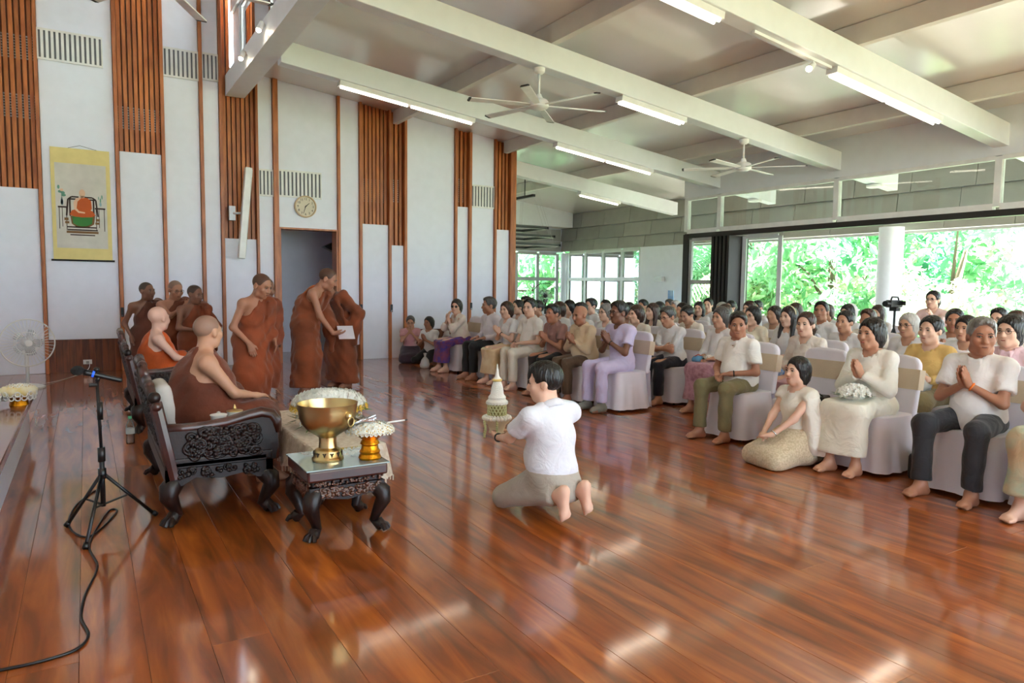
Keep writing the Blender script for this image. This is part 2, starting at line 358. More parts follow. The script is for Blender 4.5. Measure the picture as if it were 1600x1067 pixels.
# ---- inner right wall: bulkhead, high glazing, header over the folding doors
mb = MB(); mb.hexa([(XIN-.06, YBACK, 3.33), (XIN+.06, YBACK, 3.33), (XIN+.06, 11.17, 3.33), (XIN-.06, 11.17, 3.33)], [(XIN-.06, YBACK, zc(XIN-.06)), (XIN+.06, YBACK, zc(XIN+.06)), (XIN+.06, 11.17, zc(XIN+.06)), (XIN-.06, 11.17, zc(XIN-.06))])
struct('wall_right_bulkhead', mb, M_beam)
window('window_2', (XIN, 0, 0), (0, 1, 0), 1, [-4.45, -2.5, 0, 2.5, 5.09, 7.6, 10.21, 11.12], [2.62, 3.32], .09, .1, M_whitem, (1, 0, 0))
struct('trim_2', MB().box((XIN-.05, YBACK, 2.48), (XIN+.05, 11.14, 2.575)), M_darkm)
# folding doors stacked at the far end of the opening
fd = MB().box((XIN-.06, 11.02, 0), (XIN+.06, 11.17, 2.56)); struct('trim_3', fd, M_darkm)
window('door_1', (XIN, 10.25, 0), (0, 1, 0), 1, [.03, .74], [.03, 1.55, 2.45], .09, .06, M_alu, (1, 0, 0))
leaf = thing('folding_door', 'dark stack of closed folding door leaves beside the wide opening', 'folding door', (XIN, 9.9, 0))
for i in range(5):
    MB().box((-.28, -.2+.10*i, .01), (.28, -.2+.10*i+.06, 2.46)).build('door_leaf', M_darkm, leaf)
    MB().box((-.2, -.2+.10*i+.01, 2.40), (-.17, -.2+.10*i+.05, 2.46)).build('hinge', M_chrome, leaf)
dl = np.array((.35, -.9, 0)); dl /= np.linalg.norm(dl)
window('door_2', (XIN+.1, 9.68, 0), tuple(dl), 1, [.03, .72], [.03, 2.45], .08, .05, M_alu, (dl[1], -dl[0], 0))
# ---- outer wall in the far bay + cladding fascia along the veranda
ZF0, ZF1, ZF2 = 2.55, 2.88, 3.265
wo = MB(); wo.box((XOUT+.05, YBACK, 2.55), (XOUT+.12, YFAR, zc(XOUT)-.01)); wo.box((XOUT, 13.4, 0), (XOUT+.1, 15.10, ZF0)); wo.box((XOUT, 15.10, 0), (XOUT+.1, YFAR, .62)); wo.box((XOUT, 18.6, 0), (XOUT+.1, YFAR, 2.5))
wallo = struct('wall_right', wo, M_white)
struct('baseboard_right', MB().box((XOUT+.13, YBACK, 2.5), (XOUT+.16, 13.4, zc(XOUT)+.1)), M_clad)
for r, (za, zb_) in enumerate(((ZF0, ZF1), (ZF1, ZF2), (ZF2, zc(XOUT)-.012))):
    y = YBACK - .25*r + .05
    while y < YFAR:
        a, b_ = max(y, YBACK), min(y+1.14, YFAR-.02)
        if b_-a > .1: MB().hexa([(XOUT-.03, a+.006, za), (XOUT+.05, a+.006, za), (XOUT+.05, b_-.006, za), (XOUT-.03, b_-.006, za)], [(XOUT+.02, a+.006, zb_-.008), (XOUT+.05, a+.006, zb_-.008), (XOUT+.05, b_-.006, zb_-.008), (XOUT+.02, b_-.006, zb_-.008)]).build('cladding_panel', M_clad, wallo)
        y += 1.14
window('window_3', (XOUT+.05, 0, 0), (0, 1, 0), 1, [15.12, 15.9, 16.78, 17.66, 18.53], [.64, 1.66, 2.50], .1, .08, M_alu, (1, 0, 0))
# opened teak casements in that window
for Yc_ in (17.25, 16.35):
    window('window_4', (XOUT+.22, Yc_-.3, 0), (.25, .66, 0), 1, [.0, .85], [.72, 1.58], .06, .05, M_post, (1, 0, 0))
# ---- far wall with windows, soffit steps
fw_ = MB(); fw_.box((XE-.5, YFAR, 0), (XOUT+.1, YFAR+.1, .62)); fw_.box((XE-.5, YFAR, 2.52), (XOUT+.1, YFAR+.1, zc(XE)))
struct('wall_far', fw_, M_white)
window('window_5', (0, YFAR+.05, 0), (1, 0, 0), 1, [7.4, 8.3, 9.2, 10.1, 10.9, 11.62, 12.42, 13.18], [.64, 1.66, 2.48], .1, .08, M_alu, (0, 1, 0))
struct('wall_far_left', MB().box((XE-.1, 13.08, 0), (XE, YFAR, zc(XE)-.05)), M_white)
for k, (za, zb_) in enumerate(((2.55, 2.88), (2.88, 3.265))):
    for j in range(5):
        a = XE+j*1.14; b_ = min(a+1.13, XOUT-.04)
        if b_ > a: MB().box((a, YFAR-.03, za), (b_, YFAR-.001, zb_-.008)).build('cladding_panel', M_clad, wallo)
sf = MB().box((XE, YFAR-.7, 3.28), (XOUT-.05, YFAR-.002, zc(XOUT)+.6)); struct('wall_far_bulkhead', sf, M_beam)
# ---- veranda: floor edge, column, railing
struct('floor_veranda', MB().box((XOUT, YBACK, -.12), (XOUT+.6, YFAR, -.005)).box((XIN+.12, YBACK, -.01), (XOUT, 13.3, .004)), mat('pale_bounce_stone', (206, 200, 190), .7))  # unseen pale slab over the planks, added to bounce light onto the ceiling
cp = onx(1390, 420, 12.95)
col_ = MB().lathe([(.215, 0), (.215, 2.60)], 32); o = struct('column', col_, M_white, 40); o.location = (12.95, float(cp[1]), 0)
cp2 = float(cp[1])-5.1; o2 = struct('column_near', MB().lathe([(.215, 0), (.215, 2.60)], 32), M_white, 40); o2.location = (12.95, cp2, 0)
rl = thing('veranda_railing', 'dark rail along the veranda edge in front of the trees', 'railing', (13.12, 0, 0))
MB().box((-.03, YBACK, .62), (.03, 13.3, .66)).build('handrail', M_darkm, rl)
for i in range(12): MB().box((-.015, YBACK+.2+1.4*i, 0), (.015, YBACK+.23+1.4*i, .62)).build('baluster', M_darkm, rl)
# ---- ground
struct('ground', MB().box((-60, -60, -1.0), (140, 140, -.75)), mat('garden_ground', (120, 128, 104), .9, rgb2=(96, 112, 80), vscale=.6))
# ================================================================ FIXTURES
def text_mesh(s, size, m, depth=.001):
    cu = bpy.data.curves.new('text', 'FONT'); cu.body = s; cu.size = size; cu.align_x = 'CENTER'; cu.align_y = 'CENTER'; cu.extrude = depth; cu.resolution_u = 3
    o = bpy.data.objects.new('text', cu); COL.objects.link(o); bpy.context.view_layer.update()
    me = bpy.data.meshes.new_from_object(o.evaluated_get(bpy.context.evaluated_depsgraph_get())); bpy.data.objects.remove(o); bpy.data.curves.remove(cu)
    me.materials.clear(); me.materials.append(m); return me
# fluorescent battens on the beams
def lamp(Yb, xa, xb, label, twin=True):
    za, zb_ = zb(xa), zb(xb); L = math.hypot(xb-xa, zb_-za); ang = math.atan2(za-zb_, xb-xa)
    t = thing('fluorescent_lamp', label, 'ceiling lamp', (xa, Yb, za-.001), 0, 'fluorescent lamps under the beams'); t.rotation_euler = (0, ang, 0)
    MB().box((0, -.07, -.07), (L, .07, 0)).build('housing', M_whitem, t)
    n = max(1, round(L/1.15)); l = L/n
    for i in range(n):
        for s in ((-.035, .035) if twin else (0,)):
            MB().cyl((i*l+.03, s, -.085), ((i+1)*l-.03, s, -.085), .014, 8).build('tube', M_tube, t, True)
lamp(10.28, 3.24, 5.45, 'long twin fluorescent lamp on the beam nearest the slatted wall, left of the fan', False)
lamp(10.28, 7.06, 9.28, 'long fluorescent lamp further right on the beam nearest the slatted wall', False)
lamp(7.62, 6.27, 7.47, 'short fluorescent lamp on the beam between the two ceiling fans')
lamp(5.07, 7.2, 9.4, 'long twin fluorescent lamp beside the lit spotlight on the front beam')
lamp(5.07, 4.2, 5.41, 'fluorescent lamp cut off by the top edge on the front beam')
lamp(13.22, 9.76, 10.94, 'small fluorescent lamp on the farthest beam in front of the grey cladding', False)
# track + spot on beam C
tk = thing('spotlight_track', 'white track with one lit spotlight under the front beam', 'spotlight', (5.9, 5.07, zb(5.9)-.001)); tk.rotation_euler = (0, math.atan(SLP), 0)
MB().box((0, -.02, -.03), (1.28, .02, 0)).build('track', M_whitem, tk)
hd_ = MB().cyl((.98, 0, -.07), (.86, -.05, -.16), .035, 12).build('lamp_head', M_whitem, tk, 40)
MB().cyl((.98, 0, -.03), (.98, 0, -.08), .01).build('stem', M_whitem, tk)
MB().ell((.855, -.052, -.163), .03).build('bulb', M_spot, tk, True)
for k, (px, py, lb) in enumerate(((379, 86, 'lit white spotlight on the ridge beam nearest the slatted wall'), (407, 41, 'lit white spotlight on the ridge beam below the high window, nearer one'))):
    p = onx(px, py, RX0-.06); t = thing('spotlight', lb, 'spotlight', tuple(p), 0, 'spotlights on the ridge beam')
    MB().cyl((.06, 0, .02), (0, 0, 0), .012).build('arm', M_whitem, t); MB().cyl((.02, 0, .05), (-.03, -.03, -.06), .035, 12).build('lamp_head', M_whitem, t, 40)
    MB().ell((-.031, -.032, -.063), .032).build('bulb', M_spot, t, True)
# ceiling fans
def fan(loc, drop, label, a0, nb=6, r=.92):
    t = thing('ceiling_fan', label, 'ceiling fan', loc, 0, 'ceiling fans')
    MB().lathe([(.03, -.0), (.075, -.0), (.07, -.05), (.045, -.07), (.02, -.075)][::-1], 20).build('canopy', M_whitem, t, 40)
    MB().cyl((0, 0, -.06), (0, 0, -drop+.1), .014).build('rod', M_whitem, t, True)
    MB().lathe([(.02, -drop-.05), (.09, -drop-.045), (.125, -drop-.02), (.125, -drop+.04), (.10, -drop+.07), (.05, -drop+.09), (.03, -drop+.14), (.02, -drop+.14)], 24).build('motor', M_whitem, t, 40)
    for k in range(nb):
        a = a0+2*math.pi*k/nb; M = Matrix.Rotation(a, 4, 'Z') @ Matrix.Translation((0, 0, -drop)) @ Matrix.Rotation(R(9), 4, 'X')
        bl = MB(); bl.prism([(.1, -.03), (.3, -.05), (r-.03, -.065), (r-.03, .045), (.3, .045), (.1, .03)], -.004, .006, 0, M).build('blade', M_whitem, t)
        MB().prism([(r-.03, -.066), (r, -.05), (r, .03), (r-.03, .046)], -.006, .008, 0, M).build('blade_tip', M_darkm, bl if False else t)
fan((4.97, 7.62, zb(4.97)), .46, 'white six-bladed ceiling fan near the middle of the ceiling', R(47))
fan((8.75, 7.62, zb(8.75)), .43, 'white six-bladed ceiling fan near the grey clad wall and folding doors', R(13))
fan((.60, 6.72, 6.42), 2.5, 'white ceiling fan cut off at the top left above the scroll', R(2))
# clock
cx, cz = wx(477, 323), wz(477, 323); rr = abs(wx(494, 323)-wx(460, 323))/2
ck = thing('wall_clock', 'round wooden-rimmed wall clock with cream dial over the doorway', 'clock', (cx, 12.855, cz))
MR = Matrix.Rotation(R(90), 4, 'X')
MB().lathe([(.01, .0), (rr, .0), (rr, .045), (rr*.9, .05), (rr*.88, .02), (.01, .02)], 40, M=MR).build('case', mat('clock_rim_wood', (205, 178, 140), .4), ck, 35)
MB().lathe([(.001, .02), (rr*.885, .02), (rr*.885, .024), (.001, .024)], 40, M=MR).build('dial', mat('clock_dial', (222, 212, 190), .6), ck)
M_ink = mat('black_ink', (30, 28, 26), .7)
for h in range(1, 13):
    a = R(90-30*h); me = text_mesh(str(h), rr*.3, M_ink); obj('numeral', me, ck, (math.cos(a)*rr*.7, -.0255, math.sin(a)*rr*.7), (R(90), 0, 0))
for nm, a, l, wd in (('hour_hand', R(90-46), rr*.48, .008), ('minute_hand', R(90-198), rr*.66, .006)):
    MB().prism([(-.02, -wd), (l, -wd*.5), (l, wd*.5), (-.02, wd)], .0, .002, 0, Matrix.Translation((0, -.03, 0)) @ MR @ Matrix.Rotation(a, 4, 'Z')).build(nm, M_ink, ck)
# hanging scroll painting
sx0, sx1 = wx(80, 300), wx(172.5, 300); sz0, sz1 = wz(128, 407), wz(125, 233); sw = sx1-sx0; sh = sz1-sz0
sc = thing('scroll_painting', 'yellow-bordered hanging scroll painting of a seated figure in orange robe', 'painting', (sx0, 12.85, sz0))
def quad(x0, x1, z0, z1, y, mb, mi=0): mb.box((x0*sw, y, z0*sh), (x1*sw, y+.0012, z1*sh), mi)
MB().box((0, -.010, 0), (sw, -.004, sh)).build('silk_mount', mat('yellow_silk', (226, 208, 138), .6, var=.04, vscale=8), sc)
MB().box((.065*sw, -.0125, .11*sh), (.93*sw, -.0101, .865*sh)).build('paper', mat('scroll_paper', (212, 208, 200), .8), sc)
MB().cyl((-.03, -.014, 0), (sw+.03, -.014, 0), .014, 12).build('roller', M_black, sc, True)
MB().tube([(.3*sw, -.012, sh), (.5*sw, -.012, sh+.05), (.78*sw, -.012, sh)], .003, 5).build('cord', M_black, sc)
pa = MB()
def ppoly(pts, mi, lift=0): pa.prism([(x*sw, z*sh) for x, z in pts], .0126+lift*.0008, .0134+lift*.0008, mi, Matrix.Rotation(R(90), 4, 'X'))
def pell(cx_, cz_, rx, rz, mi, lift=0, n=16): ppoly([(cx_+rx*math.cos(2*math.pi*k/n), cz_+rz*math.sin(2*math.pi*k/n)) for k in range(n)], mi, lift)
def pbar(x0, z0, x1, z1, w_, mi, lift=0):
    dx, dz = (x1-x0)*sw, (z1-z0)*sh; l = math.hypot(dx, dz); nx, nz = -dz/l*w_, dx/l*w_
    ppoly([(x0+nx/sw, z0+nz/sh), (x0-nx/sw, z0-nz/sh), (x1-nx/sw, z1-nz/sh), (x1+nx/sw, z1+nz/sh)], mi, lift)
DK, OR, SK, GR, GO, TE, BL = 0, 1, 2, 3, 4, 5, 6
for a, b_, c_, d_ in ((.27, .55, .74, .55), (.27, .55, .24, .40), (.74, .55, .77, .40), (.30, .55, .30, .40), (.70, .55, .70, .40), (.33, .57, .45, .57), (.55, .57, .68, .57), (.33, .57, .28, .55), (.68, .57, .74, .55)): pbar(a, b_, c_, d_, .011, DK)
for z, x0, x1, w_ in ((.255, .23, .77, .010), (.275, .25, .76, .006), (.30, .24, .74, .006), (.23, .29, .71, .005), (.37, .2, .27, .012), (.37, .73, .8, .012), (.34, .21, .28, .01), (.34, .72, .79, .01)): pbar(x0, z, x1, z, w_*1.7, GO if z in (.255, .37, .34) else DK, 1)
for x0, x1 in ((.10, .26), (.72, .90)):
    pbar(x0, .475, x1, .475, .012, DK); pbar(x0+.02, .47, x0+.02, .28, .005, DK); pbar(x1-.02, .47, x1-.02, .27, .005, DK); pbar(x0+.07, .47, x0+.07, .30, .004, DK)
ppoly([(.30, .40), (.72, .40), (.70, .33), (.60, .30), (.50, .295), (.40, .30), (.32, .33)], GO, 1); ppoly([(.33, .40), (.68, .40), (.665, .335), (.58, .312), (.50, .308), (.42, .312), (.345, .335)], GR, 2)
ppoly([(.29, .41), (.33, .45), (.40, .46), (.60, .46), (.68, .45), (.73, .41), (.66, .395), (.5, .39), (.36, .395)], OR, 3)
ppoly([(.40, .46), (.38, .52), (.43, .555), (.52, .57), (.60, .565), (.66, .54), (.67, .47), (.62, .435), (.45, .435)], OR, 4)
ppoly([(.37, .46), (.36, .52), (.40, .555), (.50, .575), (.49, .56), (.43, .53), (.41, .47), (.45, .445), (.55, .437), (.55, .425), (.44, .428)], SK, 5)
pell(.512, .605, .052, .036, SK, 5); ppoly([(.48, .58), (.55, .58), (.545, .565), (.49, .562)], SK, 5)
pell(.17, .52, .025, .03, BL, 1); ppoly([(.15, .50), (.19, .50), (.18, .56), (.16, .56)], BL, 1)
for a, b_, rx, rz in ((.14, .61, .03, .012), (.19, .60, .035, .014), (.12, .65, .02, .018), (.20, .58, .04, .012), (.82, .55, .012, .02), (.85, .58, .01, .02), (.79, .57, .008, .016)): pell(a, b_, rx, rz, TE, 2)
pell(.17, .625, .03, .012, SK, 3); pell(.82, .515, .02, .02, BL, 1); pbar(.17, .56, .17, .62, .003, TE, 1); pbar(.82, .53, .84, .60, .002, TE, 1)
pa.build('painted_figure', [mat('paint_dark', (62, 44, 40), .8), mat('paint_orange', (196, 92, 40), .8), mat('paint_skin', (230, 190, 160), .8), mat('paint_green', (64, 130, 66), .8), mat('paint_gold', (130, 96, 60), .8), mat('paint_teal', (110, 160, 140), .8), mat('paint_pale_blue', (150, 180, 190), .8)], sc)
# tall column loudspeaker
pt, pb_ = ony(388, 262, 12.62), ony(377, 404, 12.62)
dv = Vector(pt-pb_); cs = thing('column_speaker', 'tall slim white column loudspeaker tilted on a bracket over the slats', 'loudspeaker', tuple(pb_))
CM = dv.to_track_quat('Z', 'Y').to_matrix().to_4x4()
bevel(MB().box((-.07, -.055, 0), (.07, .055, dv.length), 0, CM).build('cabinet', M_whitem, cs), .012, 2)
bevel(MB().box((-.058, -.062, .03), (.058, -.055, dv.length-.03), 0, CM).build('grille', mat('speaker_mesh', (214, 214, 212), .6, bump=.3, bscale=300), cs), .003, 1)
pm = dv*.5; MB().box((-.16, .10, pm.z-.12), (-.06, .22, pm.z+.12)).build('bracket_box', M_alu, cs); MB().cyl((-.1, .12, pm.z), (pm.x, .0, pm.z), .02).build('bracket_arm', M_alu, cs)
# dark wedge speaker in the passage
pw = ony(517, 386, 13.6); wg = thing('passage_speaker', 'small black wedge loudspeaker high inside the doorway passage', 'loudspeaker', tuple(pw)); MB().prism([(-.16, 0), (.1, -.12), (.1, .12)], -.1, .1, 0, Matrix.Rotation(R(90), 4, 'X')).build('cabinet', M_black, wg); MB().box((.1, -.02, -.02), (.55, .02, .02)).build('bracket', M_black, wg)
# wall outlet with plug
po = (wx(137, 566), 12.926, wz(137, 566)); ot = thing('power_outlet', 'white power outlet with plug on the dark boards below the scroll', 'outlet', po)
MB().box((-.06, -.012, -.035), (.06, 0, .035)).build('plate', M_whitem, ot); MB().box((-.02, -.05, -.025), (.02, -.012, .015)).build('plug', mat('grey_plastic', (170, 168, 164), .5), ot)
# pendants in the far bay, black downlight bar
for k, (yy, w_) in enumerate(((357, 1.15), (370, 1.4), (383.5, 1.6))):
    c0 = ony(806, yy, 15.6); t = thing('pendant_lamp', ['black square ring pendant lamp, topmost of three', 'black square ring pendant lamp, middle of three', 'black square ring pendant lamp, lowest and largest of three'][k], 'pendant lamp', tuple(c0), 0, 'square ring pendants')
    h = w_/2
    for a, b_ in (((-h, -h), (h, -h)), ((h, -h), (h, h)), ((h, h), (-h, h)), ((-h, h), (-h, -h))):
        mb = MB(); x0, x1 = sorted((a[0], b_[0])); y0, y1 = sorted((a[1], b_[1])); mb.box((x0-.03, y0-.03, -.03), (x1+.03, y1+.03, .03)); mb.build('ring_side', M_black, t)
        MB().box((x0-.015, y0-.015, -.036), (x1+.015, y1+.015, -.030)).build('diffuser', mat('lamp_diffuser', (235, 235, 230), .5), t)
    for a, b_ in ((h*.8, h), (h*.8, -h)): MB().cyl((a, b_, .03), (a*.6, b_*.3, zc(c0[0])-c0[2]-.02), .003, 4).build('wire', M_alu, t)
p0 = ony(820, 308, 15.0); t = thing('bar_downlight', 'short black bar light under the far ceiling', 'ceiling lamp', tuple(p0)); MB().box((-.04, -.42, -.03), (.04, .42, .03)).build('body', M_black, t); MB().cyl((0, 0, .03), (0, 0, zc(p0[0])-p0[2]), .012).build('stem', M_black, t)
# wall things in the far bay
p0 = onx(1033, 436, XOUT-.001); t = thing('wall_lamp', 'small grey box wall lamp on the white far wall', 'wall lamp', tuple(p0)); MB().box((-.12, -.14, -.06), (0, .14, .06)).build('body', M_alu, t); MB().box((-.10, -.12, -.062), (-.02, .12, -.06)).build('lens', M_whitem, t)
p0 = onx(1048, 461, 12.9); t = thing('display_card', 'small blue printed card standing on the far side table', 'card', (p0[0], p0[1], .80)); MB().box((-.005, -.10, 0), (.005, .10, p0[2]+.12-.80)).build('card', mat('pale_blue_print', (130, 170, 225), .6, rgb2=(190, 215, 240), vscale=4), t); MB().box((-.02, -.1, 0), (.05, .1, .006)).build('foot', M_whitem, t)
y0, y1 = sorted((float(onx(1010, 470, 12.95)[1]), float(onx(1062, 470, 12.95)[1])))
t = thing('side_table', 'white-legged side table against the far white wall', 'table', (12.95, (y0+y1)/2, 0)); MB().box((-.25, -(y1-y0)/2, .76), (.25, (y1-y0)/2, .80)).build('top', mat('pale_wood', (186, 160, 134), .5), t)
for a in (-1, 1):
    for b_ in (-1, 1): MB().box((a*.22-.02, b_*((y1-y0)/2-.05)-.02, 0), (a*.22+.02, b_*((y1-y0)/2-.05)+.02, .76)).build('leg', M_whitem, t)
MB().box((-.24, -(y1-y0)/2+.03, .45), (.24, (y1-y0)/2-.03, .48)).build('shelf', mat('dark_shelf', (90, 60, 48), .5), t)
for k in range(3):
    p0 = onx(1015+11*k, 470, 12.95); g = thing('glass_box', 'small clear glass holder on the far side table, %s' % ('farthest from the blue card', 'between two others', 'nearest the blue card')[k], 'holder', (12.95, float(p0[1]), .80), 0, 'glass holders on the side table'); MB().box((-.06, -.06, 0), (.06, .06, .07+.02*k)).build('glass', M_glass, g); MB().box((-.065, -.065, .07+.02*k), (.065, .065, .078+.02*k)).build('rim', M_alu, g)
p0 = onx(1067.5, 463, XOUT-.002); t = thing('wall_switch', 'white wall switch next to the dark door post', 'switch', tuple(p0)); MB().box((-.01, -.04, -.06), (0, .04, .06)).build('plate', M_whitem, t); MB().box((-.014, -.015, -.03), (-.01, .015, .03)).build('rocker', M_whitem, t)
for k, (px, Yb) in enumerate(((1350, 7.62), (1100, 10.28), (1592, 5.07))):
    X_ = 12.2; t = thing('veranda_downlight', ('round white light under the veranda beam behind the middle high pane', 'round white light under the veranda beam behind the end high pane', 'round white light under the veranda beam at the right edge')[k], 'ceiling lamp', (X_, Yb, zb(X_)-.001), 0, 'round veranda lights'); MB().lathe([(.01, -.05), (.12, -.05), (.14, -.04), (.14, 0), (.01, 0)], 20).build('body', M_whitem, t, 40)
# ================================================================ FURNITURE AND THINGS ON THE FLOOR
M_rose = mat('dark_rosewood', (36, 17, 14), .42, rgb2=(22, 10, 9), vscale=8, spec=.35, coat=.08, coatr=.15, bump=.12, bscale=60)
M_rosered = mat('red_rosewood', (72, 30, 22), .3, rgb2=(50, 20, 15), vscale=6, coat=.4, coatr=.12)
M_brass = mat('brass', (206, 180, 128), .28, metal=1, var=.08, bump=.05, bscale=30)
M_gold = mat('gilt_gold', (214, 140, 30), .3, metal=1, bump=.35, bscale=70)
M_petal = mat('white_petal', (240, 240, 232), .6, var=.03)
M_yel = mat('yellow_petal', (226, 186, 70), .6)
M_leaf = mat('garland_leaf', (80, 120, 50), .5)
M_lace = mat('cream_lace_cloth', (226, 214, 198), .8, rgb2=(206, 190, 170), vscale=30, bump=.3, bscale=120)
M_satin = mat('white_satin_cover', (226, 222, 234), .42, var=.03, sheen=.3)
M_sash = mat('beige_sash', (204, 186, 162), .6, bump=.2, bscale=60)
def scrolls(mb, o, u, v, n, w_, h_, seed, r=.012, cnt=26):
    """raised carved scrollwork on a panel: spirals of tapering tube + knobs"""
    rg = random.Random(seed); o, u, v, n = map(Vector, (o, u, v, n))
    for _ in range(cnt):
        a, b_ = rg.uniform(.06, .94)*w_, rg.uniform(.1, .9)*h_; s = rg.uniform(.5, 1)*min(.05, h_*.35); ph = rg.uniform(0, 6.3); sg = rg.choice((-1, 1)); pts = []; rs = []
        for k in range(9):
            t = k/8; an = ph+sg*t*4.6; rad = s*(1-t*.8); x_, y_ = a+rad*math.cos(an), b_+rad*math.sin(an)
            pts.append(o+u*min(max(x_, 0), w_)+v*min(max(y_, 0), h_)+n*r*.3); rs.append(r*(.55+.5*t))
        mb.tube(pts, rs, 6); p = pts[-1]; mb.ell(tuple(p), r*1.3, 6, 4)
def cabriole(mb, x, y, z1, dx, dy, s=1.0):
    pts = [(x, y, z1), (x+dx*.035*s, y+dy*.035*s, z1*.85), (x+dx*.04*s, y+dy*.04*s, z1*.68), (x+dx*.01*s, y+dy*.01*s, z1*.4), (x-dx*.005*s, y-dy*.005*s, z1*.22), (x+dx*.015*s, y+dy*.015*s, .05*s), (x+dx*.03*s, y+dy*.03*s, .03*s)]
    mb.tube(pts, [.05*s, .055*s, .047*s, .032*s, .028*s, .036*s, .034*s], 10)
    for k in (-1, 0, 1):
        a = math.atan2(dy, dx)+k*.55; cx_, cy_ = x+dx*.02*s, y+dy*.02*s
        mb.tube([(cx_, cy_, .05*s), (cx_+.05*s*math.cos(a), cy_+.05*s*math.sin(a), .03*s), (cx_+.062*s*math.cos(a), cy_+.062*s*math.sin(a), .012*s)], [.02*s, .016*s, .012*s], 6)
    mb.ell((x+dx*.02*s, y+dy*.02*s, .026*s), .026*s, 8, 6)
# ---- carved settees
def settee(label, X0, Y0, Y1, arm_front=.62):
    t = thing('carved_settee', label, 'settee', (X0, Y0, 0), 0, 'carved dark settees of the two monks'); W = Y1-Y0; D = .60
    for x_, dx in ((.06, -1), (D-.05, 1)):
        for y_, dy in ((.06, -1), (W-.06, 1)): mb = MB(); cabriole(mb, x_, y_, .26, dx, dy, 1.1); mb.build('leg', M_rose, t, 45)
    bevel(MB().box((0, 0, .34), (D, W, .40)).build('seat', M_rose, t), .012, 2)
    ap = MB()
    for y_ in (0, W-.04): ap.prism([(0, .24), (.09, .24), (.16, .28), (.3, .26), (.44, .28), (.51, .24), (D, .24), (D, .34), (0, .34)], -y_-.04, -y_, 0, Matrix.Rotation(R(90), 4, 'X'))
    for x_ in (0, D-.04): ap.box((x_, 0, .26), (x_+.04, W, .34))
    ao = ap.build('apron', M_rose, t)
    cv = MB(); scrolls(cv, (0.04, -.002, .27), (1, 0, 0), (0, 0, 1), (0, -1, 0), D-.1, .07, 5, .010, 40); tag(cv.build('carving', M_rose, ao, True), kind='stuff')
    for i, y_ in enumerate((0, W-.07)):
        # arm: curved top rail, framed carved panel
        top = [(.0, .575), (.1, .57), (.22, .572), (.34, .585), (.46, .615), (.54, .63), (.60, .615), (.63, .57), (.635, .50)]
        bot = [(.635, .42), (.62, .34), (0, .34)]
        arm = MB().prism([(a, b_) for a, b_ in top+bot], -y_-.06, -y_-.01, 0, Matrix.Rotation(R(90), 4, 'X')).build('arm', M_rose, t)
        MB().tube([(a, y_+.035, b_) for a, b_ in top], [.03, .03, .03, .032, .034, .036, .036, .036, .03], 8).build('arm_rail', M_rosered, arm, True)
        c2 = MB(); scrolls(c2, (.10, y_+.008, .38), (1, 0, 0), (0, 0, 1), (0, -1, 0), .44, .19, 11+i, .013, 110); tag(c2.build('carving', M_rose, arm, True), kind='stuff')
        MB().box((.05, y_+.0, .345), (.56, y_+.008, .372)).build('panel_moulding', M_rose, arm)
    # back: leaning frame with stepped crest
    Mx = Matrix.Translation((.03, 0, .38)) @ Matrix.Rotation(R(-11), 4, 'Y')
    prof = [(0, 0), (W, 0), (W, .34), (W*.86, .36), (W*.82, .43), (W*.66, .45), (W*.62, .53), (W*.5, .56), (W*.38, .53), (W*.34, .45), (W*.18, .43), (W*.14, .36), (0, .34)]
    P = Mx @ Matrix(((0, 0, 1, 0), (1, 0, 0, 0), (0, 1, 0, 0), (0, 0, 0, 1)))
    bk_ = MB().prism(prof, -.02, .02, 0, P).build('backrest', M_rose, t)
    cr = MB()
    for (a, b_), (c_, d_) in zip(prof[2:], prof[3:]): cr.tube([Mx @ Vector((0, a, b_)), Mx @ Vector((0, c_, d_))], .028, 8); cr.ell(tuple(Mx @ Vector((0, c_, d_))), .03, 8, 6)
    cr.build('crest_rail', M_rosered, bk_, True)
    for y_ in (0.02, W-.02): MB().tube([Mx @ Vector((0, y_, -.1)), Mx @ Vector((0, y_, .36))], .035, 8).build('back_post', M_rosered, t, 40)
    for y_ in (0.02, W-.02): MB().ell(tuple(Mx @ Vector((0, y_, .39))), .035, 10, 8).build('finial', M_rose, t, True)
    c3 = MB(); o_ = Mx @ Vector((-.02, .06, .05)); scrolls(c3, o_, (0, 1, 0), Mx.to_3x3() @ Vector((0, 0, 1)), (-1, 0, 0), W-.12, .28, 21, .013, 150); scrolls(c3, Mx @ Vector((.02, .06, .05)), (0, 1, 0), Mx.to_3x3() @ Vector((0, 0, 1)), (1, 0, 0), W-.12, .28, 22, .012, 40)
    tag(c3.build('carving', M_rose, bk_, True), kind='stuff')
    return t
settee('near carved dark wood settee carrying the broad monk in brown', .36, 4.42, 5.75)
settee('far carved dark wood settee carrying the monk in bright orange', .36, 7.35, 8.7)
MB_c = MB(); 
def cushion(name, label, loc, dims, m, rot=(0, 0, 0), cat='cushion'):
    t = tag(MB().cbox((0, 0, dims[2]/2), dims).build(name, m, None, True, loc, rot), label, cat); b = t.modifiers.new('b', 'BEVEL'); b.width = min(dims)*.42; b.segments = 4; return t
M_cush = mat('white_cotton', (214, 208, 200), .8, bump=.15, bscale=40)
cushion('back_cushion', 'white back cushion on the near carved settee', (.49, 5.35, .41), (.11, .42, .34), M_cush, (0, R(-14), 0))
cushion('seat_cushion', 'small white cushion on the near settee seat beside the brown-robed monk', (.70, 5.60, .401), (.22, .2, .07), M_cush)
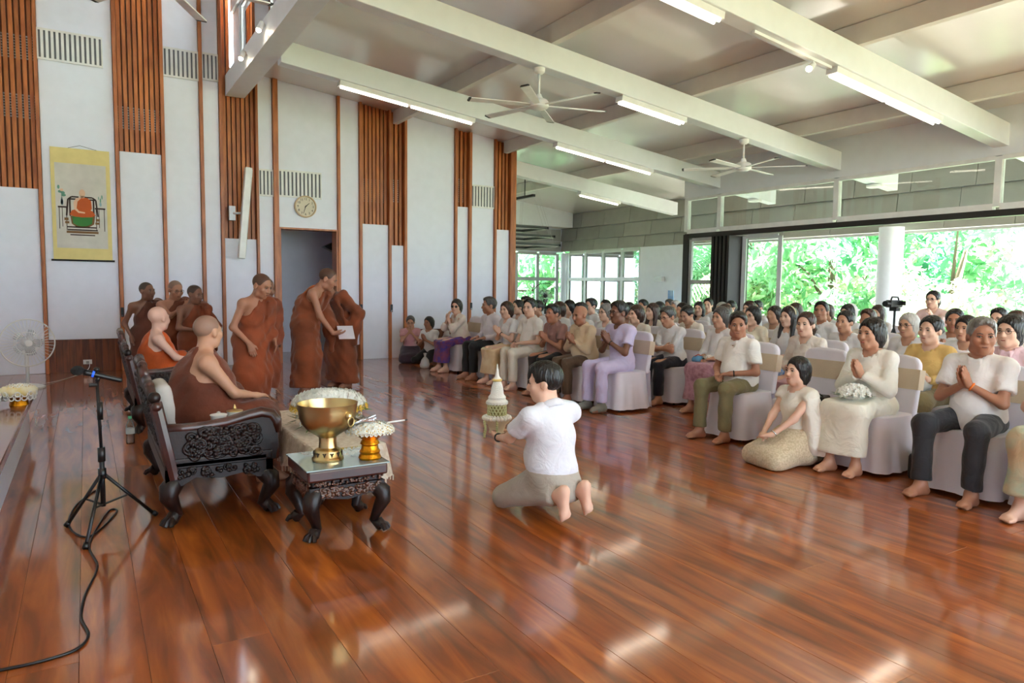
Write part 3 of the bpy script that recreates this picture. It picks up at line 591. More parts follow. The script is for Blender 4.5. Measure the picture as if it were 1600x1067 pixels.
for k, (px, py, lb) in enumerate(((350, 667, 'white lidded cup behind the near settee arm'), (363, 660, 'small cup with a pointed gold lid behind the near settee arm'))):
    p0 = ony(px+(4 if k else -8), py, 4.66+.10*k); t = thing('lidded_cup', lb, 'cup', (p0[0], p0[1], .525), 0, 'lidded cups'); H_ = .09; mm = M_whitem if k == 0 else M_brass
    MB().lathe([(.02, 0), (.035, .0), (.045, H_*.5), (.048, H_*.8), (.04, H_*.8)], 20).build('cup', M_whitem, t, 40)
    MB().lathe([(.052, H_*.8), (.05, H_*.85), (.02, H_*.92), (.008, H_*.95), (.012, H_), (.003, H_+.02*k+.005)], 20).build('lid', mm, t, 50)
# water bottle on the floor by the far settee
p0 = onz(215, 640); t = thing('water_bottle', 'clear plastic water bottle standing on the floor behind the settees', 'bottle', (.30, 6.95, 0))
M_pet = glassmat('clear_plastic', (.88, .92, .92), .5)
MB().lathe([(.005, .0), (.032, 0), (.034, .02), (.032, .07), (.034, .09), (.034, .16), (.02, .2), (.013, .21), (.013, .225), (.003, .225)], 16).build('body', M_pet, t, True); MB().lathe([(.003, .222), (.016, .222), (.016, .245), (.003, .245)], 12).build('cap', mat('green_cap', (80, 170, 130), .4), t); MB().lathe([(.0335, .09), (.035, .09), (.035, .14), (.0335, .14)], 16).build('label_band', mat('bottle_label', (190, 205, 215), .5), t)
# ---- small carved table with glass
TX0, TX1, TY0, TY1, TZ = 1.00, 1.46, 3.77, 4.22, .405
tb = thing('carved_table', 'small carved dark table with claw feet and a glass top', 'table', ((TX0+TX1)/2, (TY0+TY1)/2, 0)); hx, hy = (TX1-TX0)/2, (TY1-TY0)/2
for dx in (-1, 1):
    for dy in (-1, 1): mb = MB(); cabriole(mb, dx*(hx-.06), dy*(hy-.06), .27, dx, dy, .95); mb.build('leg', M_rose, tb, 45)
bevel(MB().box((-hx, -hy, .335), (hx, hy, .40)).build('top', M_rosered, tb), .012, 2)
bevel(MB().box((-hx+.03, -hy+.03, .30), (hx-.03, hy-.03, .335)).build('waist', M_rose, tb), .006, 1)
for k in range(4):
    Mr = Matrix.Rotation(k*math.pi/2, 4, 'Z'); Lx = (hx if k % 2 == 0 else hy)-.015; Ly = hy if k % 2 == 0 else hx
    ap = MB().prism([(-Lx, .30), (Lx, .30), (Lx, .22), (Lx*.6, .235), (Lx*.3, .225), (0, .215), (-Lx*.3, .225), (-Lx*.6, .235), (-Lx, .22)], Ly-.05, Ly-.02, 0, Mr @ Matrix.Rotation(R(90), 4, 'X')).build('apron', M_rose, tb)
    cv = MB(); d_ = Mr @ Vector((0, -Ly+.02, 0)); u_ = Mr.to_3x3() @ Vector((1, 0, 0)); nn = Mr.to_3x3() @ Vector((0, -1, 0)); scrolls(cv, d_-u_*Lx+Vector((0, 0, .235)), u_, (0, 0, 1), nn, 2*Lx, .06, 31+k, .009, 60); scrolls(cv, d_-u_*Lx+Vector((0, 0, .305)), u_, (0, 0, 1), nn*.5, 2*Lx, .025, 41+k, .006, 46); tag(cv.build('carving', mat('worn_carving', (84, 50, 34), .3, coat=.4), ap, True), kind='stuff')
bevel(MB().box((-hx-.008, -hy-.008, .40), (hx+.008, hy+.008, .408)).build('glass_top', mat('table_glass', (150, 175, 175), .03, metal=0, spec=1.0, coat=1, coatr=.02), tb), .002, 1)
GZ = .4085
def flowers(mb, pts, r, rg, mi_p=0, mi_y=1, leaf=None):
    for p, n in pts:
        n = Vector(n).normalized(); u = n.orthogonal().normalized(); v = n.cross(u); a0 = rg.uniform(0, 6.28); k = 5; p = Vector(p); s = r*rg.uniform(.75, 1.2)
        for i in range(k):
            a = a0+2*math.pi*i/k; d = u*math.cos(a)+v*math.sin(a); e = u*math.cos(a+1.57)+v*math.sin(a+1.57)
            mb.add([p, p+d*s*.6+e*s*.36+n*s*.35, p+d*s*1.05+n*s*.45, p+d*s*.6-e*s*.36+n*s*.35], [(0, 1, 2, 3)], mi_p)
        mb.ell(tuple(p+n*s*.25), s*.25, 5, 4, mi_y)
def dome_pts(c, rx, h, n, rg):
    o_ = []
    for i in range(n):
        rr_ = math.sqrt((i+.5)/n); a = i*2.39996+rg.uniform(-.2, .2); z = h*math.sqrt(max(0, 1-rr_**2)); o_.append(((c[0]+rx*rr_*math.cos(a), c[1]+rx*rr_*math.sin(a), c[2]+z), (rr_*math.cos(a)*.9, rr_*math.sin(a)*.9, .35+.8*(1-rr_))))
    return o_
rg = random.Random(11)
# brass bowl
bw = onz(503, 712, GZ); bo = thing('brass_bowl', 'large footed brass bowl on the glass-topped carved table', 'bowl', (TX0+.17, TY0+.20, GZ))
prof = [(.004, 0), (.088, 0), (.09, .012), (.084, .022), (.08, .026), (.076, .055), (.072, .062), (.066, .066), (.052, .075), (.048, .11), (.05, .135), (.07, .15), (.11, .175), (.142, .21), (.158, .25), (.163, .29), (.170, .325), (.172, .332), (.166, .332), (.158, .29), (.14, .22), (.10, .18), (.004, .165)]
MB().lathe(prof, 48).build('bowl', M_brass, bo, 40)
rgm = MB()
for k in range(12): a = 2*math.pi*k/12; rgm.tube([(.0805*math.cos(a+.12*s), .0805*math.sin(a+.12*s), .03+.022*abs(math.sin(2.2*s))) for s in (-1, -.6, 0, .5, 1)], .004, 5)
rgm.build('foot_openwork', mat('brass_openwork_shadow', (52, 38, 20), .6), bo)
for a in (R(-62), R(118)):
    hn = MB(); d = Vector((math.cos(a), math.sin(a), 0)); p = d*.163+Vector((0, 0, .27)); hn.ell(tuple(p), (.022, .022, .028), 10, 8); u = Vector((-d.y, d.x, 0)); hn.tube([p+d*.018+u*.024*math.cos(t)+Vector((0, 0, -.03+.026*math.sin(t))) for t in [2*math.pi*i/16 for i in range(16)]], .0045, 6, closed=True); hn.build('ring_handle', M_brass, bo, True)
# gold pedestal tray of white flowers with silver clippers
gp = (TX0+.392, TY0+.115, GZ); gt = thing('pedestal_tray', 'gold pedestal tray heaped with white flowers on the carved table', 'tray', gp)
MB().lathe([(.004, 0), (.062, 0), (.066, .01), (.056, .03), (.06, .045), (.05, .06), (.046, .08), (.056, .09), (.05, .105), (.044, .115), (.075, .135), (.11, .155), (.115, .165), (.105, .163), (.004, .15)], 40).build('pedestal', M_gold, gt, 40)
mb = MB(); mb.lathe([(.004, .158), (.128, .16), (.135, .172), (.11, .192), (.06, .205), (.004, .21)], 24, mi=0); flowers(mb, dome_pts((0, 0, .165), .135, .045, 260, rg), .014, rg); flowers(mb, [((.137*math.cos(2*math.pi*i/34), .137*math.sin(2*math.pi*i/34), .165), (math.cos(2*math.pi*i/34), math.sin(2*math.pi*i/34), -.2)) for i in range(34)], .013, rg, 0, 1)
tag(mb.build('flower_heap', [M_petal, M_yel], gt), kind='stuff')
for k, (x_, y_, a) in enumerate(((-.07, -.02, .3), (-.055, .02, .9), (-.02, -.03, -.3), (-.03, .03, 1.6), (.0, .0, .2), (-.08, .01, 2.0))):
    cpt = thing('nail_clipper', 'silver clipper lying on the flower-heaped gold tray', 'clipper', (gp[0]+x_, gp[1]+y_, GZ+.219+.003*k), a, 'silver clippers on the flower tray'); cpt.scale = (1.3, 1.3, 1.5); MB().box((-.03, -.007, 0), (.03, .007, .004)).build('lower_jaw', M_chrome, cpt); M_ = Matrix.Rotation(R(-12), 4, 'Y'); MB().box((-.03, -.007, .006), (.03, .007, .010), 0, M_).build('lever', M_chrome, cpt); MB().cyl((.022, 0, 0), (.022, 0, .016), .004, 6).build('pin', M_chrome, cpt)
pn = thing('marker_pen', 'thin white pen sticking out of the flower tray', 'pen', (gp[0]+.1, gp[1]+.02, GZ+.196), R(-10)); MB().cyl((0, 0, 0), (.12, 0, .01), .005, 8).build('barrel', M_whitem, pn); MB().cyl((.12, 0, .01), (.135, 0, .011), .004, 8).build('cap', M_darkm, pn)
# ---- low long table under a lace cloth, with wreath
CX0, CX1, CY0, CY1, CZ = 1.22, 1.68, 4.42, 5.95, .36
lt = thing('low_table', 'low long dark table hidden under the lace cloth', 'table', ((CX0+CX1)/2, (CY0+CY1)/2, 0)); hx2, hy2 = (CX1-CX0)/2, (CY1-CY0)/2
bevel(MB().box((-hx2, -hy2, .30), (hx2, hy2, CZ-.006)).build('top', M_rose, lt), .01, 2)
for dx in (-1, 1):
    for dy in (-1, 1): mb = MB(); cabriole(mb, dx*(hx2-.06), dy*(hy2-.06), .31, dx, dy, .9); mb.build('leg', M_rose, lt, 45)
nU = 160; per = []
for i in range(nU):
    t_ = i/nU; L_ = 2*(hx2+hy2)*2; s = t_*L_
    a_, b_ = 2*hx2, 2*hy2
    if s < a_: p = (-hx2+s, -hy2); n = (0, -1)
    elif s < a_+b_: p = (hx2, -hy2+s-a_); n = (1, 0)
    elif s < 2*a_+b_: p = (hx2-(s-a_-b_), hy2); n = (0, 1)
    else: p = (-hx2, hy2-(s-2*a_-b_)); n = (-1, 0)
    per.append((p, n, s))
vs = []; rows = [(0, .004, 0), (.012, -.004, 0), (.02, -.05, .3), (.032, -.13, .8), (.045, -.21, 1.2)]
for off, dz, am in rows:
    for p, n, s in per:
        cor = 1+.8*max(0, 1-min(abs(abs(p[0])-hx2)+abs(abs(p[1])-hy2), .12)/.12); wv = (math.sin(s*23)+.6*math.sin(s*41+1))*.012*am
        zz = CZ+dz+(.02*math.sin(s*9) if dz < -.2 else 0); vs.append((p[0]+n[0]*(off*cor+wv), p[1]+n[1]*(off*cor+wv), zz))
cl_ = MB().add(vs, [(r*nU+i, r*nU+(i+1) % nU, (r+1)*nU+(i+1) % nU, (r+1)*nU+i) for r in range(4) for i in range(nU)]+[tuple(range(nU))])
fr = MB()
for i in range(0, nU):
    b0 = Vector(vs[4*nU+i]); fr.box((b0.x-.004, b0.y-.004, b0.z-.035), (b0.x+.004, b0.y+.004, b0.z+.002))
ct = tag(cl_.build('tablecloth', M_lace, None, 50, lt.location), 'cream lace cloth with fringe draped over the low long table', 'tablecloth'); tag(fr.build('fringe', M_lace, ct), kind='stuff')
wr_p = onz(500, 622, .50); sidet = thing('tea_stand', 'small dark stand for cups on the near settee seat', 'stand', (.70, 4.70, .401)); MB().box((-.14, -.13, .105), (.14, .13, .122)).build('top', M_rosered, sidet); [MB().box((a*.12-.01, b_*.11-.01, 0), (a*.12+.01, b_*.11+.01, .106)).build('leg', M_rose, sidet) for a in (-1, 1) for b_ in (-1, 1)]
wr = thing('flower_wreath', 'round tray of white chrysanthemums with yellow and green edge on the lace cloth', 'flowers', (1.50, 5.05, CZ+.006)); wr.scale = (1.05, 1.05, 1.28)
MB().lathe([(.004, 0), (.10, 0), (.09, .04), (.14, .10), (.24, .13), (.25, .145), (.004, .13)], 36).build('stand', mat('pale_tray', (200, 190, 165), .5), wr, 40)
mb = MB(); mb.lathe([(.004, .14), (.25, .14), (.24, .17), (.15, .2), (.004, .21)], 24); flowers(mb, dome_pts((0, 0, .14), .25, .075, 420, rg), .02, rg); tag(mb.build('white_blooms', [M_petal, M_petal], wr), kind='stuff')
mb = MB(); flowers(mb, [((.255*math.cos(2*math.pi*i/40), .255*math.sin(2*math.pi*i/40), .13), (math.cos(2*math.pi*i/40), math.sin(2*math.pi*i/40), .3)) for i in range(40)], .022, rg, 0, 0); tag(mb.build('yellow_blooms', [M_yel], wr), kind='stuff')
mb = MB()
for i in range(60):
    a = rg.uniform(0, 6.28); z = rg.uniform(.02, .16); r_ = rg.uniform(.2, .28); d = Vector((math.cos(a), math.sin(a), rg.uniform(-.4, .4))); p = Vector((r_*math.cos(a), r_*math.sin(a), z)); e = Vector((-math.sin(a), math.cos(a), .2))*.014; mb.add([p-d*.03, p+e, p+d*.05, p-e], [(0, 1, 2, 3)])
tag(mb.build('greenery', M_leaf, wr), kind='stuff'); mb = MB(); flowers(mb, [((.2*math.cos(i*.7)+.02*math.sin(i*3), .2*math.sin(i*.7), .03+.01*(i % 6)), (math.cos(i*.7), math.sin(i*.7), .3)) for i in range(60)], .02, rg); tag(mb.build('side_blooms', [M_petal, M_yel], wr), kind='stuff')
# ---- raised platform on the left with offering trays
SZ = .36; sp = struct('floor_platform', MB().box((XLEFT, YBACK, 0), (-.49, 8.0, SZ-.06)), M_white)
bevel(struct('trim_4', MB().box((XLEFT, YBACK, SZ-.06), (-.45, 8.03, SZ)), mat('platform_teak', (150, 90, 52), .25, rgb2=(122, 68, 38), vscale=4, stretch=(4, .6, 1), coat=.6, coatr=.08)), .006, 1)
def offering(px, py, lb, k):
    p0 = onz(px, py, SZ); t = thing('offering_tray', lb, 'offering', (p0[0], p0[1], SZ), 0, 'lace and flower offerings on the platform'); t.scale = (.85, .85, .85)
    MB().lathe([(.004, 0), (.085, 0), (.08, .02), (.072, .05), (.085, .075), (.12, .09), (.004, .085)], 28).build('pedestal', M_gold, t, 40)
    mb = MB()
    for i in range(16):
        a = 2*math.pi*i/16
        for rr_, z in ((.15, .12), (.14, .08)):
            c = Vector((rr_*math.cos(a), rr_*math.sin(a), z)); u = Vector((-math.sin(a), math.cos(a), 0)); mb.tube([c+u*.024*math.cos(q)+Vector((0, 0, .024*math.sin(q))) for q in [2*math.pi*j/8 for j in range(8)]], .008, 5, closed=True)
    mb.build('lace_skirt', mat('white_lace', (236, 234, 228), .8), t, True)
    MB().lathe([(.004, .09), (.15, .10), (.16, .15), (.13, .185), (.004, .19)], 28, fn=lambda r, a, z: r*(1+.06*math.sin(a*9))).build('folded_cloths', mat('cream_folded_cloth', (236, 230, 200), .8, rgb2=(228, 208, 140), vscale=9), t, True)
    mb = MB(); flowers(mb, dome_pts((0, 0, .17), .12, .03, 40, rg), .02, rg, 0, 1); tag(mb.build('blossoms', [M_petal, M_yel], t), kind='stuff')
offering(30, 632, 'offering of white lace and flowers on a gold foot at the platform corner', 0); offering(-26, 637, 'second lace offering cut off by the left edge of the picture', 1)
# ---- microphone on stand
ms = thing('microphone_stand', 'black tripod microphone stand on the floor beside the settees', 'stand', (.05, 4.57, 0))
MB().tube([(0, 0, .14), (0, 0, .46)], .014, 10).build('lower_tube', M_black, ms, True); MB().tube([(0, 0, .46), (-.01, 0, .86)], .009, 10).build('upper_tube', M_black, ms, True)
MB().tube([(0, 0, .40), (0, 0, .48)], .02, 10).build('clutch', M_black, ms, True); MB().tube([(0, 0, .30), (0, 0, .36)], .022, 10).build('leg_collar', M_black, ms, True); MB().tube([(0, 0, .64), (0, 0, .74)], .016, 10).build('upper_clutch', M_black, ms, True)
for fx, fy in ((-.18, .16), (-.09, -.29), (.27, .13)):
    lg = MB().tube([(0, 0, .335), (fx, fy, .012)], .010, 8).build('leg', M_black, ms, True); MB().tube([(fx*.96, fy*.96, .03), (fx*1.03, fy*1.03, .008)], [.014, .017], 8).build('rubber_foot', M_black, lg, True); MB().tube([(fx*.5, fy*.5, .175), (0, 0, .15)], .006, 6).build('brace', M_darkm, ms)
MB().cyl((-.01, -.01, .84), (-.05, -.01, .84), .012).build('tilt_knob', M_black, ms); MB().tube([(-.01, 0, .86), (0, 0, .885)], .012, 8).build('mic_clip', M_black, ms, True)
mc = thing('microphone', 'black handheld microphone with a blue band resting in the stand clip', 'microphone', (.04, 4.57, .895)); d = Vector((-.11, 0, .035)).normalized()
def al(s): return d*s
MB().tube([al(-.13), al(-.12), al(.05), al(.065)], [.009, .013, .017, .019], 14).build('handle', M_black, mc, True); MB().tube([al(.012), al(.024)], .0178, 14).build('blue_band', emat('mic_display', (40, 90, 220), .6), mc, True)
MB().ell(tuple(al(.095)), (.034, .027, .027), 14, 10).build('foam_head', mat('black_foam', (22, 22, 24), .9, bump=.4, bscale=200), mc, True); MB().ell((0, 0, .03), (.016, .014, .014), 10, 8).build('clip_knob', M_black, mc, True)
cb = [onz(x_, y_, .006) for x_, y_ in ((150, 765), (118, 790), (108, 822), (140, 838), (182, 800), (168, 800), (140, 850), (152, 885), (133, 930), (127, 965), (138, 992), (118, 1015), (60, 1034), (0, 1047), (-60, 1060))]
from mathutils import geometry as _g
def smooth_path(P, n=6):
    P = [Vector(p) for p in P]; out = []
    for i in range(len(P)-1):
        p0, p1, p2, p3 = P[max(i-1, 0)], P[i], P[i+1], P[min(i+2, len(P)-1)]
        for k in range(n):
            t = k/n; out.append(.5*((2*p1)+(-p0+p2)*t+(2*p0-5*p1+4*p2-p3)*t*t+(-p0+3*p1-3*p2+p3)*t**3))
    return out+[P[-1]]
tag(MB().tube(smooth_path(cb), .006, 6).build('microphone_cable', M_black, None, True), 'black cable curling from the microphone stand across the floor', 'cable')
# ---- standing fans
def floor_fan(loc, hubz, rz, lb, white=True, r=.21):
    t = thing('pedestal_fan', lb, 'fan', loc, rz, 'pedestal fans'); mm = M_whitem if white else M_darkm
    MB().lathe([(.004, 0), (.19, 0), (.19, .02), (.12, .045), (.03, .06), (.004, .06)], 28).build('base', mm, t, 40)
    MB().tube([(0, .05, .05), (0, .05, hubz-.1)], .022, 12).build('pole', mm, t, True); MB().box((-.05, .03, hubz-.16), (.05, .08, hubz-.08)).build('neck', mm, t)
    MB().ell((0, .08, hubz), (.06, .09, .065), 14, 10).build('motor', mm, t, True)
    cg = MB(); wire = .0022
    for k in range(40):
        a = 2*math.pi*k/40; c, s = math.cos(a), math.sin(a)
        cg.tube([(.04*c, -.09, hubz+.04*s), (.14*c, -.085, hubz+.14*s), (r*c, -.03, hubz+r*s), (.14*c, .03, hubz+.14*s), (.06*c, .04, hubz+.06*s)], wire, 4)
    cg.tube([(r*math.cos(2*math.pi*k/40), -.03, hubz+r*math.sin(2*math.pi*k/40)) for k in range(40)], .009, 6, closed=True)
    for rr_, y_ in ((.14, -.085), (.14, .03)): cg.tube([(rr_*math.cos(2*math.pi*k/32), y_, hubz+rr_*math.sin(2*math.pi*k/32)) for k in range(32)], .004, 5, closed=True)
    cg.build('guard', mm, t); MB().lathe([(.004, 0), (.042, 0), (.042, .012), (.004, .014)], 20, M=Matrix.Translation((0, -.088, hubz)) @ Matrix.Rotation(R(90), 4, 'X')).build('badge', mm, t)
    for k in range(5):
        M = Matrix.Translation((0, -.03, hubz)) @ Matrix.Rotation(2*math.pi*k/5, 4, 'Y') @ Matrix.Rotation(R(24), 4, 'X')
        MB().prism([(.02, -.02), (.07, -.06), (.15, -.07), (.18, -.02), (.17, .05), (.08, .05), (.02, .02)], -.001, .001, 0, M @ Matrix.Rotation(R(90), 4, 'X')).build('blade', mat('clear_fan_blade', (226, 230, 232), .3, alpha=.3), t)
    return t
ff = floor_fan((-.68, 11.23, 0), .60, R(14), 'white pedestal fan standing by the slatted wall at far left', r=.31)
MB().tube(smooth_path([(.12, .1, .02), (.45, .5, .006), (.85, 1.1, .006), (1.05, 1.38, .05), (1.09, 1.45, .17)], 6), .004, 5).build('power_cord', M_whitem, ff)
pf = ony(852, 462, 13.9); floor_fan((pf[0], pf[1], 0), float(pf[2]), R(-35), 'tall dark standing fan beside the far windows', False, .3)
ac = thing('air_cooler', 'white upright air cooler by the far windows', 'air cooler', (pf[0]+.62, pf[1]-.05, 0), R(-25)); bevel(MB().box((-.2, -.18, .05), (.2, .18, .98)).build('cabinet', M_whitem, ac), .03, 3)
for k in range(8): MB().box((-.16, -.188, .5+.05*k), (.16, -.178, .52+.05*k)).build('louver', M_alu, ac)
for a in (-1, 1):
    for b_ in (-1, 1): MB().cyl((a*.15, b_*.14, 0), (a*.15, b_*.14, .06), .025).build('caster', M_black, ac)
# ---- covered banquet chairs: one of each kind, later copied
def make_chair(sash=True):
    t = thing('banquet_chair', 'x', 'chair', (0, 0, 0), 0, 'white covered banquet chairs')
    n = 72; vs = []
    for z, g, am in ((.455, -.015, 0), (.45, 0, 0), (.40, .004, .1), (.25, .018, .5), (.10, .034, 1), (.03, .045, 1.3)):
        for i in range(n):
            a = 2*math.pi*i/n; c, s = math.cos(a), math.sin(a); e = .22; q = (abs(c)**5+abs(s)**5)**(-.2); w_ = (math.sin(a*10)+.7*math.sin(a*17+1))*.008*am
            vs.append((c*q*(.225+g+w_), s*q*(.225+g+w_), z))
    MB().add(vs, [(r*n+i, r*n+(i+1) % n, (r+1)*n+(i+1) % n, (r+1)*n+i) for r in range(5) for i in range(n)][::1]+[tuple(range(n))]).build('seat_cover', M_satin, t, 50)
    M = Matrix.Translation((.21, 0, .42)) @ Matrix.Rotation(R(8), 4, 'Y')
    pr = [(-.22, 0), (.22, 0), (.225, .25), (.215, .43), (.18, .475), (.08, .49), (-.08, .49), (-.18, .475), (-.215, .43), (-.225, .25)]
    bc = MB().prism(pr, -.03, .03, 0, M @ Matrix(((0, 0, 1, 0), (1, 0, 0, 0), (0, 1, 0, 0), (0, 0, 0, 1)))).build('back_cover', M_satin, t); bevel(bc, .025, 3)
    sk = MB(); vs = []
    for z, off in ((.46, .235), (.25, .245), (.03, .27)):
        for i in range(20): y_ = -.23+.46*i/19; vs.append((off+.006*math.sin(i*1.9)*(.5-z)*2, y_, z))
    sk.add(vs, [(r*20+i, r*20+i+1, (r+1)*20+i+1, (r+1)*20+i) for r in range(2) for i in range(19)]).build('back_skirt', M_satin, t, True)
    if sash: MB().cbox((0, 0, .30), (.078, .462, .16), 0, M).build('sash', M_sash, t)
    for a in (-1, 1):
        for b_ in (-1, 1): MB().cyl((a*.165, b_*.165, 0), (a*.165, b_*.165, .44), .012, 6).build('leg', M_darkm, t)
    return t
CHAIR0 = make_chair(True); CHAIR_USED = [False]
def chair(x_, y_, rz, label):
    o = CHAIR0 if not CHAIR_USED[0] else copy_tree(CHAIR0); CHAIR_USED[0] = True
    o.location = (x_, y_, 0); o.rotation_euler = (0, 0, rz); o['label'] = label; return o
# ================================================================ PEOPLE: implicit bodies meshed by surface nets
V = lambda *a: np.array(a, float)
def unit(v): v = np.asarray(v, float); return v/np.linalg.norm(v)
class S:
    def __init__(s): s.p = []; s.cuts = []; s.post = None
    def cap(s, a, b, ra, rb=None, k=.03, sub=False): s.p.append(('c', V(*a), V(*b), ra, ra if rb is None else rb, k, sub)); return s
    def ell(s, c, r, k=.03, Rm=None, sub=False): s.p.append(('e', V(*c), V(*r), Rm, k, sub)); return s
    def tor(s, c, n, R_, r, k=.01, sub=False): s.p.append(('t', V(*c), unit(n), R_, r, k, sub)); return s
    def rbox(s, c, h, r, Rm=None, k=.02, sub=False): s.p.append(('b', V(*c), V(*h), r, Rm, k, sub)); return s
    def grp(s, g, k=.02, sub=False): s.p.append(('g', g, k, sub)); return s
    def cut(s, p, n): s.cuts.append((V(*p), unit(n))); return s
    def pb(s, q):
        if q[0] == 'c': r = max(q[3], q[4]); return np.minimum(q[1], q[2])-r, np.maximum(q[1], q[2])+r
        if q[0] == 'e': r = q[2].max() if q[3] is not None else q[2]; return q[1]-r, q[1]+r
        if q[0] == 't': r = q[3]+q[4]; return q[1]-r, q[1]+r
        if q[0] == 'b': r = (np.linalg.norm(q[2])+q[3]) if q[4] is not None else q[2]+q[3]; return q[1]-r, q[1]+r
        return q[1].bounds()
    def bounds(s):
        B = [s.pb(q) for q in s.p if not q[-1]]; return np.min([b[0] for b in B], 0), np.max([b[1] for b in B], 0)
    def eval(s, xs, ys, zs):
        d = np.full((len(xs), len(ys), len(zs)), .3)
        for q in s.p:
            k = q[-2]; lo, hi = s.pb(q); m = k+.03
            sl = []
            for ax, l, h in ((xs, lo[0], hi[0]), (ys, lo[1], hi[1]), (zs, lo[2], hi[2])):
                i0, i1 = np.searchsorted(ax, l-m), np.searchsorted(ax, h+m); sl.append(slice(i0, i1))
            x, y, z = xs[sl[0]], ys[sl[1]], zs[sl[2]]
            if not (len(x) and len(y) and len(z)): continue
            if q[0] == 'g': e = q[1].eval(x, y, z)
            else:
                X, Y, Z = x[:, None, None], y[None, :, None], z[None, None, :]
                if q[0] == 'c':
                    a, b = q[1], q[2]; ba = b-a; L2 = max(ba@ba, 1e-9); X, Y, Z = X-a[0], Y-a[1], Z-a[2]
                    t = np.clip((X*ba[0]+Y*ba[1]+Z*ba[2])/L2, 0, 1)
                    e = np.sqrt((X-t*ba[0])**2+(Y-t*ba[1])**2+(Z-t*ba[2])**2)-(q[3]+(q[4]-q[3])*t)
                else:
                    X, Y, Z = X-q[1][0], Y-q[1][1], Z-q[1][2]
                    if q[0] == 't':
                        n = q[2]; h = X*n[0]+Y*n[1]+Z*n[2]; r2 = np.sqrt(np.maximum(X*X+Y*Y+Z*Z-h*h, 0)); e = np.sqrt((r2-q[3])**2+h*h)-q[4]
                    else:
                        Rm = q[3] if q[0] == 'e' else q[4]
                        if Rm is not None: X, Y, Z = (X*Rm[0, 0]+Y*Rm[1, 0]+Z*Rm[2, 0], X*Rm[0, 1]+Y*Rm[1, 1]+Z*Rm[2, 1], X*Rm[0, 2]+Y*Rm[1, 2]+Z*Rm[2, 2])
                        r = q[2]
                        if q[0] == 'e':
                            k0 = np.sqrt((X/r[0])**2+(Y/r[1])**2+(Z/r[2])**2); k1 = np.sqrt((X/r[0]**2)**2+(Y/r[1]**2)**2+(Z/r[2]**2)**2)+1e-9; e = k0*(k0-1)/k1
                        else:
                            a, b, c = np.abs(X)-r[0], np.abs(Y)-r[1], np.abs(Z)-r[2]
                            e = np.sqrt(np.maximum(a, 0)**2+np.maximum(b, 0)**2+np.maximum(c, 0)**2)+np.minimum(np.maximum(np.maximum(a, b), c), 0)-q[3]
            o = d[sl[0], sl[1], sl[2]]
            if q[-1]: h = np.maximum(k-np.abs(o+e), 0)/k; d[sl[0], sl[1], sl[2]] = np.maximum(o, -e)+h*h*k*.25
            else: h = np.maximum(k-np.abs(o-e), 0)/k; d[sl[0], sl[1], sl[2]] = np.minimum(o, e)-h*h*k*.25
        if s.post: d = d+s.post(xs[:, None, None], ys[None, :, None], zs[None, None, :])
        for p, n in s.cuts: d = np.maximum(d, (xs[:, None, None]-p[0])*n[0]+(ys[None, :, None]-p[1])*n[1]+(zs[None, None, :]-p[2])*n[2])
        return d
CO = np.array([(i, j, k) for i in (0, 1) for j in (0, 1) for k in (0, 1)])
ED = [(a, b) for a in range(8) for b in range(a+1, 8) if np.abs(CO[a]-CO[b]).sum() == 1]
def nets(d, lo, h):
    ins = d < 0; c = np.zeros(tuple(n-1 for n in d.shape), np.int8)
    for o in CO: c += ins[o[0]:o[0]+c.shape[0], o[1]:o[1]+c.shape[1], o[2]:o[2]+c.shape[2]]
    act = np.argwhere((c > 0) & (c < 8))
    if not len(act): return np.zeros((0, 3)), np.zeros((0, 4), int)
    v8 = np.stack([d[act[:, 0]+o[0], act[:, 1]+o[1], act[:, 2]+o[2]] for o in CO], 1)
    sm = np.zeros((len(act), 3)); cn = np.zeros(len(act))
    for a, b in ED:
        m = (v8[:, a] < 0) != (v8[:, b] < 0)
        t = v8[m, a]/(v8[m, a]-v8[m, b]); sm[m] += CO[a]+t[:, None]*(CO[b]-CO[a]); cn[m] += 1
    P = lo+h*(act+sm/cn[:, None]); idx = np.full(c.shape, -1, np.int64); idx[act[:, 0], act[:, 1], act[:, 2]] = np.arange(len(act))
    Q = []
    for ax in range(3):
        u, w_ = [(1, 2), (2, 0), (0, 1)][ax]
        s0 = [slice(None)]*3; s1 = [slice(None)]*3; s0[ax] = slice(0, -1); s1[ax] = slice(1, None)
        e0, e1 = ins[tuple(s0)], ins[tuple(s1)]; E_ = np.argwhere(e0 != e1)
        ok = (E_[:, u] > 0) & (E_[:, w_] > 0) & (E_[:, u] < c.shape[u]) & (E_[:, w_] < c.shape[w_]); E_ = E_[ok]
        if not len(E_): continue
        fl = e0[E_[:, 0], E_[:, 1], E_[:, 2]]
        def g(du, dw): q = E_.copy(); q[:, u] -= du; q[:, w_] -= dw; return idx[q[:, 0], q[:, 1], q[:, 2]]
        q = np.stack([g(1, 1), g(0, 1), g(0, 0), g(1, 0)], 1); q[~fl] = q[~fl][:, ::-1]; Q.append(q)
    return P, np.concatenate(Q)
